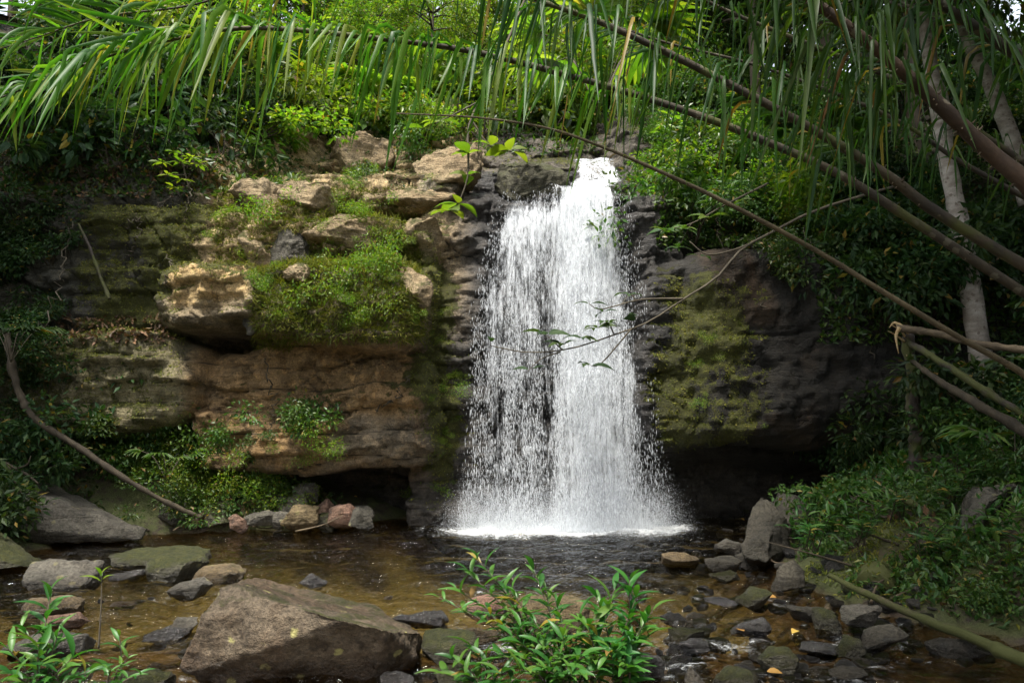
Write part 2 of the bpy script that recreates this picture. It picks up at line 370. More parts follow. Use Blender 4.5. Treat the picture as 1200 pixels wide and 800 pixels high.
def hill_mat():
    b = Nodes('hillside_soil'); pos = b.n('NewGeometry').outputs['Position']
    n1 = b.noise(pos, .8, 6, .6); n2 = b.noise(pos, 14, 4)
    c = b.mix(b.range(n1, .4, .6), (.03, .045, .012), (.05, .038, .022)); c = b.mix(.6, c, b.mix(1, c, n2, 'MULTIPLY'))
    return b.done(b.princ(Base_Color=c, Roughness=.9, Normal=b.bump(n2, .8, .08)))
M['hill'] = hill_mat()
def water_mat():
    b = Nodes('stream_water'); pos = b.n('NewGeometry').outputs['Position']
    n1 = b.noise(b.scale(pos, (1, 1.7, 1)), 5.5, 3, .55, .6); n2 = b.noise(b.scale(pos, (1, 1.5, 1)), 17, 3, .55, .4)
    h = b.math('MULTIPLY_ADD', n2, .35, n1)
    rif = b.attr('riffle'); o = b.n('Bump'); b.put(o.inputs['Strength'], b.math('MULTIPLY_ADD', rif, .2, .8)); o.inputs['Distance'].default_value = .09; b.l(h, o.inputs['Height'])
    fr = b.n('Fresnel'); fr.inputs[0].default_value = 1.33; b.l(o.outputs[0], fr.inputs['Normal'])
    g = b.n('BsdfGlossy'); g.inputs['Roughness'].default_value = .04; b.l(o.outputs[0], g.inputs['Normal'])
    t = b.n('BsdfTransparent'); b.put(t.inputs[0], b.mix(b.attr('deep'), (.78, .68, .45), (.58, .52, .35)))
    mx = b.n('MixShader'); b.l(fr.outputs[0], mx.inputs[0]); b.l(t.outputs[0], mx.inputs[1]); b.l(g.outputs[0], mx.inputs[2])
    fm = b.attr('foam_glint'); fn = b.noise(b.scale(pos, (1, 1.3, 1)), 26, 5, .7, .8); fn2 = b.noise(b.scale(pos, (.8, 1.4, 1)), 7, 4, .65, 1.2)
    f = b.math('ADD', fm, b.math('MULTIPLY_ADD', fn, .8, b.math('MULTIPLY_ADD', fn2, .5, -.65))); f = b.range(f, .44, .86)
    d = b.princ(Base_Color=(.66, .68, .68), Roughness=.6)
    m2 = b.n('MixShader'); b.l(f, m2.inputs[0]); b.l(mx.outputs[0], m2.inputs[1]); b.l(d, m2.inputs[2])
    return b.done(m2.outputs[0])
M['water'] = water_mat()
def fall_mat(name, seed):
    b = Nodes(name); pos = b.n('NewGeometry').outputs['Position']
    ad = b.n('VectorMath', operation='ADD'); b.l(pos, ad.inputs[0]); ad.inputs[1].default_value = (seed * 13.7, seed * 5.1, seed * 7.9)
    v = ad.outputs[0]
    n1 = b.noise(b.scale(v, (10, 10, .4)), 1.5, 5, .65)         # long streaks
    n2 = b.noise(b.scale(v, (24, 24, 4.2)), 1.5, 5, .72, .3)   # broken clots
    n3 = b.noise(b.scale(v, (2.2, 2.2, 1.1)), 1.5, 4, .6, .5)
    s = b.math('MULTIPLY_ADD', n1, 1.3, b.math('MULTIPLY_ADD', n2, 1.35, b.math('MULTIPLY_ADD', n3, .6, -1.62)))
    a = b.range(b.math('ADD', s, b.attr('dens')), .10, .78, 0, .92)
    d = b.princ(Base_Color=(.72, .75, .78), Roughness=.35, Specular_IOR_Level=.5)
    tl = b.n('BsdfTranslucent'); tl.inputs[0].default_value = (.72, .75, .78, 1)
    m1 = b.n('MixShader'); m1.inputs[0].default_value = .35; b.l(d, m1.inputs[1]); b.l(tl.outputs[0], m1.inputs[2])
    tr = b.n('BsdfTransparent'); mx = b.n('MixShader'); b.l(a, mx.inputs[0]); b.l(tr.outputs[0], mx.inputs[1]); b.l(m1.outputs[0], mx.inputs[2])
    return b.done(mx.outputs[0])
for k in range(4): M['fall%d' % k] = fall_mat('falling_water_%s' % 'abcd'[k], k)
b = Nodes('water_drops'); tl = b.n('BsdfTranslucent'); tl.inputs[0].default_value = (.72, .75, .78, 1)
mx = b.n('MixShader'); mx.inputs[0].default_value = .4; b.l(b.princ(Base_Color=(.74, .77, .80), Roughness=.25), mx.inputs[1]); b.l(tl.outputs[0], mx.inputs[2])
tr = b.n('BsdfTransparent'); m3 = b.n('MixShader'); m3.inputs[0].default_value = .38; b.l(mx.outputs[0], m3.inputs[1]); b.l(tr.outputs[0], m3.inputs[2])
M['drops'] = b.done(m3.outputs[0])

# ------------------------------------------------------------------ the cliff (one rock wall with overhangs and terraces)
XS = np.arange(-13, 13.01, .035); ZS = np.arange(-1.0, 11.01, .035)
XX, ZZ = np.meshgrid(XS, ZS, indexing='ij')
wx = XX + .16 * fbm(P3(XX * .9, ZZ * .9, 3.1), 4, 5); wz = ZZ + .13 * fbm(P3(XX * .8, ZZ * 1.1, 8.1), 4, 9)
kx = [-13, -8, -5.4, -4.4, -1.5, -.85, 2.35, 2.8, 7, 13]
def ix(vals, x): return np.interp(x, kx, vals)
y0 = ix([12.0, 13.3, 13.3, 13.0, 13.0, 13.05, 13.05, 12.8, 13.2, 12.0], wx)
zt = ix([6.2, 6.6, 6.0, 4.5, 4.5, 5.95, 5.95, 4.95, 4.8, 4.6], wx)
kk = ix([.7, .7, .85, .92, .92, 1.5, 1.5, .95, .9, .8], wx)
zz_ = np.maximum(0, wz - zt)
terr = .55                                                # terrace height: steps up the slope
q = zz_ / terr; stepz = (np.floor(q) + sstep(.25, 1.0, q - np.floor(q))) * terr
F = y0 + kk * (.25 * zz_ + .75 * stepz)
ctr = sstep(-1.1, -.6, wx) * (1 - sstep(2.2, 2.6, wx))      # the stream's notch behind the lip
Fc = np.interp(wz, [-1, 1.0, 4.2, 5.9, 6.1, 6.28, 6.9, 7.15, 8.0, 11], [13.5, 13.35, 13.15, 13.0, 13.5, 14.6, 14.9, 15.5, 16.6, 19.2])
F = F * (1 - ctr) + Fc * ctr
F = F + 1.0 * (1 - sstep(.75, 1.25, wz)) * (1 - ctr)          # the undercut along the foot
def block(x0, p0, x1, p1, Y, depth=1.0, p=4, back=13.2):
    """a mass of rock that stands out to depth Y, seen between these photo pixels"""
    global F
    a, c = at(x0, p0, Y), at(x1, p1, Y)
    u = np.abs((wx - (a.x + c.x) / 2) / (abs(c.x - a.x) / 2)); v = np.abs((wz - (a.z + c.z) / 2) / (abs(a.z - c.z) / 2))
    r = (u ** p + v ** p) ** (1 / p)
    y = Y + depth * (1 - np.sqrt(np.clip(1 - np.clip(r, 0, 1) ** 7, 0, 1))) + .10 * fbm(P3(XX * 1.3, ZZ * 1.3, x0), 3, int(x0))
    F = np.where(r < 1, np.minimum(F, y), F)
block(-90, 392, 228, 506, 11.5, .9, 6)           # mossy lower block
block(30, 386, 200, 440, 11.35, .7, 5)
block(150, 250, 262, 560, 12.75, .5, 6)
block(226, 406, 508, 556, 12.05, .5, 8)          # brown slab face
block(222, 478, 420, 560, 11.93, .4, 7)
block(300, 404, 500, 480, 11.98, .3, 7)
block(178, 306, 330, 386, 11.45, .9, 5)          # overhang, golden left end
block(196, 314, 262, 384, 11.3, .5, 4)
block(256, 318, 312, 380, 11.28, .5, 4)
block(280, 296, 496, 404, 11.3, 1.2, 5)          # grassy overhang
block(80, 238, 232, 390, 12.3, .5, 7)            # mossy wall
block(-80, 150, 120, 392, 12.6, .7, 7)
block(60, 165, 230, 252, 12.75, .8, 5)
block(190, 245, 300, 322, 12.1, .7, 5)
block(240, 210, 330, 262, 12.6, .7, 5)
block(290, 238, 380, 312, 11.95, .6, 5)
block(372, 246, 470, 300, 11.9, .6, 5)
block(320, 196, 420, 246, 12.9, .7, 5)
block(410, 200, 545, 244, 12.9, .6, 6)
block(440, 262, 512, 420, 12.3, .7, 5)
block(485, 235, 575, 612, 12.75, .5, 8)          # wet rock beside the fall
block(735, 222, 805, 330, 12.3, .6, 5)           # rock to the right of the lip
block(744, 300, 880, 532, 12.1, .6, 6)           # the dark right face, one mass
block(800, 280, 1090, 526, 11.75, .9, 7)
block(1030, 300, 1290, 520, 12.1, .9, 6)
block(470, 590, 560, 640, 12.5, .5, 5)
crack_attr = 0
lam = np.abs(((ZZ * 5.5 + .8 * fbm(P3(XX * .7, ZZ * .7, 2), 3, 21)) % 1) - .5)
wetz = np.exp(-((XX - .85) / 1.75) ** 4) * (ZZ < 7.4)        # soaked zone around the fall
e1, c1_ = cells(wx * .85 + .3 * ZZ, wz * 1.25, 4); e2, c2_ = cells(wx * 2.1, wz * 2.9 + wx * .4, 8)
mass = 1 - .75 * sstep(2.4, 3.0, wx) * (1 - sstep(4.6, 5.2, wz))   # the right overhang is one smooth mass
cmask = sstep(-.15, .35, fbm(P3(XX * .8, ZZ * .9, 4), 3, 58))       # fractures run out in places
lw = ZZ * 2.6 + .35 * XX * .12 + .45 * fbm(P3(XX * .55, ZZ * .4, 6), 3, 71); lay = _hash(np.floor(lw).astype(np.int64), np.floor(XX * .45 + .8 * fbm(P3(XX * .4, ZZ * .5, 2), 2, 73)).astype(np.int64), np.zeros_like(XX, dtype=np.int64), 12)
F = F + mass * (.20 - .10 * wetz) * (lay - .5) + mass * .05 * (1 - sstep(0, .12, np.minimum(lw - np.floor(lw), 1 - lw + np.floor(lw))))   # bedding: beds stand out by different amounts
F = F + mass * (.16 * (c1_ - .5) + .08 * (c2_ - .5) + .11 * cmask * (1 - sstep(0, .06, e1)) + .04 * (1 - sstep(0, .06, e2)))
crk = np.abs(ZZ - 3.22 - .12 * np.sin(XX * 1.3) - .08 * fbm(P3(XX * 1.5, 0, 1), 3, 2)); F = F + .09 * (1 - sstep(0, .05, crk)) * sstep(3.2, 4.2, XX) * sstep(.0, .5, .4 + fbm(P3(XX * .6, 0, 5), 2, 4))
F = F - .08 * (.4 + .6 * mass) * ridged(P3(XX * 1.1, F * .9, ZZ * 1.5), 5, 31) - .05 * fbm(P3(XX * 5, F * 4, ZZ * 5), 4, 41) + (lam - .25) * (.04 * mass + .03 * wetz * (ZZ < 5.8))
sd_l = np.minimum(lw - np.floor(lw), 1 - lw + np.floor(lw))
crack_attr = np.clip(mass * (.8 * cmask * (1 - sstep(0, .035, e1)) + .6 * (1 - sstep(.0, .09, sd_l)) * sstep(-.2, .3, fbm(P3(XX * 1.1, ZZ, 3), 3, 55)) + .25 * cmask * (1 - sstep(0, .04, e2))), 0, 1)
dFz = np.gradient(F, ZS, axis=1); dFx = np.gradient(F, XS, axis=0)
nrm = np.stack([dFx, -np.ones_like(F), dFz], -1); nrm /= np.linalg.norm(nrm, axis=-1, keepdims=True)
up = nrm[..., 2]
# regional stone colours, and the undercut's shade painted in
PXc = CX + FPX * XX / F * 1.0
def zone(x0, x1, z0, z1, s=.35):
    return sstep(x0 - s, x0 + s, wx) * (1 - sstep(x1 - s, x1 + s, wx)) * sstep(z0 - s, z0 + s, wz) * (1 - sstep(z1 - s, z1 + s, wz))
tint = np.zeros(XX.shape + (3,)); tint[:] = (.11, .095, .075)
def paint(m, c): 
    global tint
    tint = tint * (1 - m[..., None]) + np.array(c) * m[..., None]
nz1 = fbm(P3(XX * .8, F, ZZ * .8), 4, 60)
paint(zone(-6, -.9, 3.4, 10), (.50, .37, .20)); paint(zone(-6, -.9, 3.4, 10) * sstep(.1, .6, nz1), (.27, .225, .155))
paint(zone(-5.3, -1.5, .6, 3.1, .2), (.30, .19, .085)); paint(zone(-5.3, -1.5, .6, 3.1, .2) * sstep(0, .6, nz1), (.21, .165, .11))
paint(zone(-8, -5.3, 1.3, 3.4, .2), (.25, .215, .115))
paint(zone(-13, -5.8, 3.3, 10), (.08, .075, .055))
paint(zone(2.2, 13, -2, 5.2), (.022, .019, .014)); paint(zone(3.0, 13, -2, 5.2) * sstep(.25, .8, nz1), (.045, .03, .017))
paint(zone(-5.45, -4.0, 3.55, 4.35, .12), (.50, .35, .16))
paint(np.clip(wetz * 1.15, 0, 1), (.075, .072, .07))
cut = (1 - sstep(.7, 1.2, wz)); paint(cut * .8, (.05, .043, .035))  # shade of the undercut, painted into the stone as a darker tint
n_m = fbm(P3(XX * .9, F * .9, ZZ * .9), 4, 77)
moss = .10 + .40 * sstep(.15, .75, up) * (XX < 13) + .24 * n_m
moss += .55 * zone(-7.6, -5.3, 3.3, 5.6, .3) + .34 * zone(-8.4, -5.6, 1.4, 3.3, .3) + .22 * zone(-5, -1, 3.6, 8)
strip = np.exp(-((wx + 1.28 + .1 * np.sin(wz * 3)) / .28) ** 2) * zone(-3, 1, .7, 4.6, .3)
strip2 = zone(2.45, 4.0, 1.2, 4.2, .35)
moss += .80 * strip + (.62 + .30 * fbm(P3(XX * 3.2, 0, ZZ * .55), 3, 91)) * strip2 - .55 * np.clip(wetz, 0, 1) * (1 - strip) * (1 - strip2) * (XX > -1.0) - .2 * zone(-5.2, -1.6, .6, 3, .15)
moss -= .35 * zone(4.0, 13, .5, 4.6)
CLV = np.stack([XX, F, ZZ], -1).reshape(-1, 3)
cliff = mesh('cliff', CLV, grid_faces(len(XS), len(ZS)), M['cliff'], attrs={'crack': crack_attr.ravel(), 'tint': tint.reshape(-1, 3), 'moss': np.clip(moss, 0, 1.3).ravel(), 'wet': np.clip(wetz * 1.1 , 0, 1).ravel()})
tag(cliff, 'tall rock cliff of mossy terraces and dark overhangs round the waterfall', 'cliff', kind='structure')

def FL(x, z):
    i = np.clip((np.asarray(x) - XS[0]) / .035, 0, len(XS) - 1.001); j = np.clip((np.asarray(z) - ZS[0]) / .035, 0, len(ZS) - 1.001)
    return F[i.astype(int), j.astype(int)], nrm[i.astype(int), j.astype(int)], moss[i.astype(int), j.astype(int)]
_Y = np.linspace(9, 24, 500)
def hit(px, py):
    """where the sight lines through these photo pixels meet the cliff: points, normals, ok"""
    px, py = np.atleast_1d(np.asarray(px, float)), np.atleast_1d(np.asarray(py, float))
    x, y, z = ray(px, py); s = _Y[None] / y[:, None]; X = x[:, None] * s; Z = CAMH + z[:, None] * s
    f, _, _ = FL(X, Z); inside = (_Y[None] >= f) & (Z < 10.9) & (np.abs(X) < 12.9); ok = inside.any(1); k = inside.argmax(1); i = np.arange(len(px))
    Pn = np.stack([X[i, k], _Y[k], Z[i, k]], 1); _, n, _ = FL(Pn[:, 0], Pn[:, 2])
    return Pn, n, ok
def hit1(px, py):
    p, n, ok = hit([px], [py]); return Vector(p[0]), Vector(n[0])
def top_z(x, y):
    i = int(np.clip((x - XS[0]) / .035, 0, len(XS) - 1)); c = F[i, 180:]; z = ZS[180:]
    return float(np.interp(y, np.maximum.accumulate(c), z))

# hill behind the cliff top
nx_, ny_ = 140, 60
hx = np.linspace(-13, 13, nx_) * 1.0; s_ = np.linspace(0, 1, ny_) ** 1.6 * 70
edge = np.array([F[int(np.clip((x - XS[0]) / .035, 0, len(XS) - 1)), -1] for x in hx]) - .25
hX = hx[:, None] * (1 + s_[None] * .06); hY = edge[:, None] + s_[None]; hZ = 10.9 + .36 * s_[None] + .35 * fbm(P3(hX * .3, hY * .3), 3, 5) * np.minimum(1, s_ / 3)[None]
tag(mesh('hillside', np.stack([hX, hY, hZ], -1).reshape(-1, 3), grid_faces(nx_, ny_), M['hill']), 'forest floor rising behind the cliff top', 'hillside', kind='structure')

# ------------------------------------------------------------------ ground: stream bed, left bank, right bank, one sheet
def bank_l(y): return np.interp(y, [-60, 0, 4, 6, 8, 9.5, 11, 11.7, 12.0, 12.5, 14], [-7, -5.4, -5.2, -5.6, -6.4, -6.9, -6.2, -5.2, -4.0, -2.7, -2])
def bank_r(y): return np.interp(y, [-60, 0, 4.5, 5.6, 7, 9, 11, 12, 13], [7, 5.6, 5.2, 3.9, 3.05, 3.1, 3.6, 4.2, 5])
def ground_z(x, y):
    x, y = np.asarray(x, float), np.asarray(y, float)
    bed = np.interp(y, [-60, -6, -2, 3, 5.6, 6.6, 8, 10, 14], [3, .2, -.2, -.22, -.16, -.30, -.75, -1.0, -1.0]) + .05 * fbm(P3(x * 1.2, y * 1.2), 3, 3) + .03 * fbm(P3(x * 4, y * 4), 2, 13)
    dl = bank_l(y) - x; dr = x - bank_r(y)
    rough = .12 * fbm(P3(x * .9, y * .9), 4, 23) + .05 * fbm(P3(x * 4, y * 4), 3, 29)
    bl = np.where(dl > 0, .52 * dl, .8 * dl) + .05 + rough; bl = np.minimum(bl, 1.1 + .3 * dl)
    br = np.where(dr > 0, .50 * dr, .8 * dr) + .04 + rough
    w = .12; z = bed
    for q_ in (bl, br): z = np.where(z > q_, z, q_) + 0
    return z
gx = np.concatenate([np.linspace(-70, -10, 30)[:-1], np.linspace(-10, 10, 330), np.linspace(10, 70, 30)[1:]])
gy = np.concatenate([np.linspace(-70, -3, 30)[:-1], np.linspace(-3, 14.2, 290)])
GX, GY = np.meshgrid(gx, gy, indexing='ij')
GZ = np.minimum(ground_z(GX, GY), 9.5)
tag(mesh('ground', np.stack([GX, GY, GZ], -1).reshape(-1, 3), grid_faces(len(gx), len(gy)), M['ground']), 'stony stream bed and earth banks', 'ground', kind='structure')

# ------------------------------------------------------------------ rocks
def rock_mesh(name, mat, pts, levels=4, smooth=1, amp=.03, seed=0, freq=3.0, parent=None):
    """hull of pts (local coords), subdivided, edges worn, surface roughened"""
    bm = bmesh.new()
    for p in pts: bm.verts.new(p)
    r = bmesh.ops.convex_hull(bm, input=bm.verts)
    junk = [g for g in r['geom_interior'] + r['geom_unused'] if isinstance(g, bmesh.types.BMVert)]
    bmesh.ops.delete(bm, geom=list(set(junk)), context='VERTS')
    bmesh.ops.triangulate(bm, faces=bm.faces)
    for k in range(levels):
        bmesh.ops.subdivide_edges(bm, edges=bm.edges, cuts=1, use_grid_fill=True)
        bmesh.ops.triangulate(bm, faces=[f for f in bm.faces if len(f.verts) > 3])
        if k >= levels - 2:
            for _ in range(smooth): bmesh.ops.smooth_vert(bm, verts=bm.verts, factor=.5, use_axis_x=True, use_axis_y=True, use_axis_z=True)
    bm.normal_update()
    V = np.array([v.co for v in bm.verts]); N = np.array([v.normal for v in bm.verts])
    size = np.ptp(V, axis=0).max(); s = freq / size
    sd_ = seed * 7.31
    d = amp * size * (.9 * fbm(V * s + sd_, 4, seed) - .5 * ridged(V * s * .8 + sd_, 4, seed + 3)) + amp * .28 * size * fbm(V * s * 7 + sd_, 3, seed + 9)
    ax = unit(np.random.default_rng(seed).normal(size=3) * np.array([.4, .4, 1.])); la = V @ ax / size * 7 + .5 * fbm(V * s * .6 + sd_, 3, seed + 5); la = la - np.floor(la)
    d = d - .010 * size * (sstep(.0, .25, la) * (1 - sstep(.55, 1., la))) * sstep(-.2, .4, noise(V * s * .7 + 3 * sd_, seed))
    V = V + N * d[:, None]
    Fc_ = np.array([[v.index for v in f.verts] for f in bm.faces]); bm.free()
    return mesh(name, V, Fc_, mat, parent)
ROCKS = []                                               # (x, y, radius) for foam and scatter
def rock_pts(rng, w, d, h, n=16, boxy=.6, tilt=0., flat=0.):
    """random corner points of an angular stone; base at z=0"""
    p = rdir(n, rng); m = np.abs(p).max(1, keepdims=True); p = p * (1 - boxy) + boxy * p / m * .8
    p = p / np.abs(p).max(0)                              # fills its box
    p[:, 2] = np.where(p[:, 2] > 1 - flat, 1 - flat * .5, p[:, 2])
    p = p * np.array([w / 2, d / 2, h / 2]); p[:, 2] += p[:, 0] * tilt; p[:, 2] += h / 2 - p[:, 2].max() if tilt else 0
    return p + np.array([0, 0, h / 2])
def rock(name, mat, x0, p0, x1, p1, label=None, cat='rock', group=None, seed=1, depth=.8, sink=.35, n=16, boxy=.6, tilt=0., levels=4, z=0., amp=.03, rotz=None, Y=None, flat=0., smooth=1):
    """a stone whose outline fills these photo pixels and which rests at height z (water level) or at depth Y on the bank"""
    rng = np.random.default_rng(seed)
    if Y is None:
        base = floor_at((x0 + x1) / 2, p1, z); Yb = base.y
    else: Yb = Y; base = at((x0 + x1) / 2, p1, Y)
    w = (x1 - x0) / ppm(Yb); d = w * depth; Yc = Yb + d * .42
    ctr_ = at((x0 + x1) / 2, p1, Yc); top = at((x0 + x1) / 2, p0, Yb + d * .55)
    w = (x1 - x0) / ppm(Yc); h = max(.04, top.z - base.z)
    pts = rock_pts(rng, w, d, h * (1 + sink), n, boxy, tilt, flat)
    o = rock_mesh(name, M[mat], pts, levels, smooth, amp, seed)
    o.location = (ctr_.x, Yc, base.z - h * sink)
    if Y is None: ROCKS.append((ctr_.x, Yc, max(w, d) / 2))
    return tag(o, label, cat, group)

# the large foreground boulder: hull of its own corner points
H = [(266, 681, 5.15), (300, 677, 5.75), (398, 700, 5.95), (447, 711, 5.85), (497, 739, 5.30), (495, 764, 5.30), (455, 738, 4.86), (400, 727, 4.76), (362, 713, 4.80), (300, 694, 4.92),
     (240, 718, 4.95), (213, 781, 4.95), (222, 789, 4.92), (330, 787, 4.95), (400, 783, 5.0), (455, 777, 5.05), (488, 772, 5.15), (352, 700, 5.95), (270, 692, 5.6)]
hp = [at(*q_) for q_ in H]; c0 = Vector((hp[0].x + .6, 5.3, 0))
hp = [p - c0 for p in hp] + [Vector((-.75, .5, -.25)), Vector((.7, .45, -.25)), Vector((-.5, -.2, -.3)), Vector((.35, -.15, -.3))]
hero = rock_mesh('boulder', M['rock_brown'], hp, 5, 1, .018, 11, 4.0); hero.location = c0
tag(hero, 'largest brown boulder, flat grey top and yellow lichen patches, in the near stream', 'boulder'); ROCKS.append((c0.x, 5.3, .8))
# left bank slabs
S = [(-60, 545, 11.52), (0, 549, 11.40), (30, 556, 11.28), (70, 570, 11.16), (125, 598, 11.04), (176, 621, 11.04), (170, 632, 10.68), (85, 637, 10.32), (25, 618, 10.02), (-60, 610, 9.84), (-60, 560, 10.32), (8, 562, 10.20), (-60, 640, 9.84), (60, 640, 10.56), (-60, 560, 12.48), (120, 610, 12.24)]
sp_ = [at(*q_) for q_ in S]; c0 = Vector((-6.7, 11.0, 0)); o = rock_mesh('boulder', M['rock_grey'], [p - c0 for p in sp_], 5, 1, .016, 5, 5.0); o.location = c0
tag(o, 'long sloping grey rock slab at the left edge running down into the pool', 'boulder'); ROCKS.append((-6.2, 10.8, 1.0))
S = [(-70, 612, 9.12), (0, 621, 8.88), (30, 640, 8.88), (58, 658, 8.88), (40, 664, 8.52), (-60, 672, 8.16), (-60, 640, 8.16), (-70, 640, 9.84), (30, 655, 9.48), (-20, 670, 8.40)]
sp_ = [at(*q_) for q_ in S]; c0 = Vector((-6.1, 8.9, 0)); o = rock_mesh('boulder', M['rock_moss'], [p - c0 for p in sp_], 5, 1, .016, 6, 5.0); o.location = c0
tag(o, 'smooth olive green boulder cut by the left edge, below the grey slab', 'boulder'); ROCKS.append((-6, 8.9, .7))
for nm_, lab_, pts_, sd_ in (
    ('boulder', 'tall pale pointed slab leaning at the right end of the pool', [(892, 577, 9.6), (880, 590, 9.3), (864, 640, 8.9), (870, 656, 8.7), (900, 660, 8.5), (926, 648, 8.9), (920, 606, 9.2), (906, 584, 9.5), (903, 625, 8.65), (890, 600, 10.2), (880, 640, 10.2), (925, 640, 10.2)], 42),
    ('rock', 'pale broken rock just behind the tall pointed slab', [(909, 574, 10.0), (931, 579, 9.8), (950, 602, 9.7), (948, 638, 9.3), (915, 645, 9.4), (908, 610, 9.6), (945, 590, 10.4), (905, 600, 10.6), (950, 640, 10.5), (930, 612, 9.3)], 43)):
    sp_ = [at(*q_) for q_ in pts_]; c0 = Vector((sp_[0].x, sp_[0].y, 0)); o = rock_mesh(nm_, M['rock_pale'], [p - c0 for p in sp_] + [Vector((0, 0, -.2)), Vector((.3, .3, -.2))], 4, 1, .03, sd_, 4.0); o.location = c0
    tag(o, lab_, nm_); ROCKS.append((c0.x, c0.y - .3, .45))
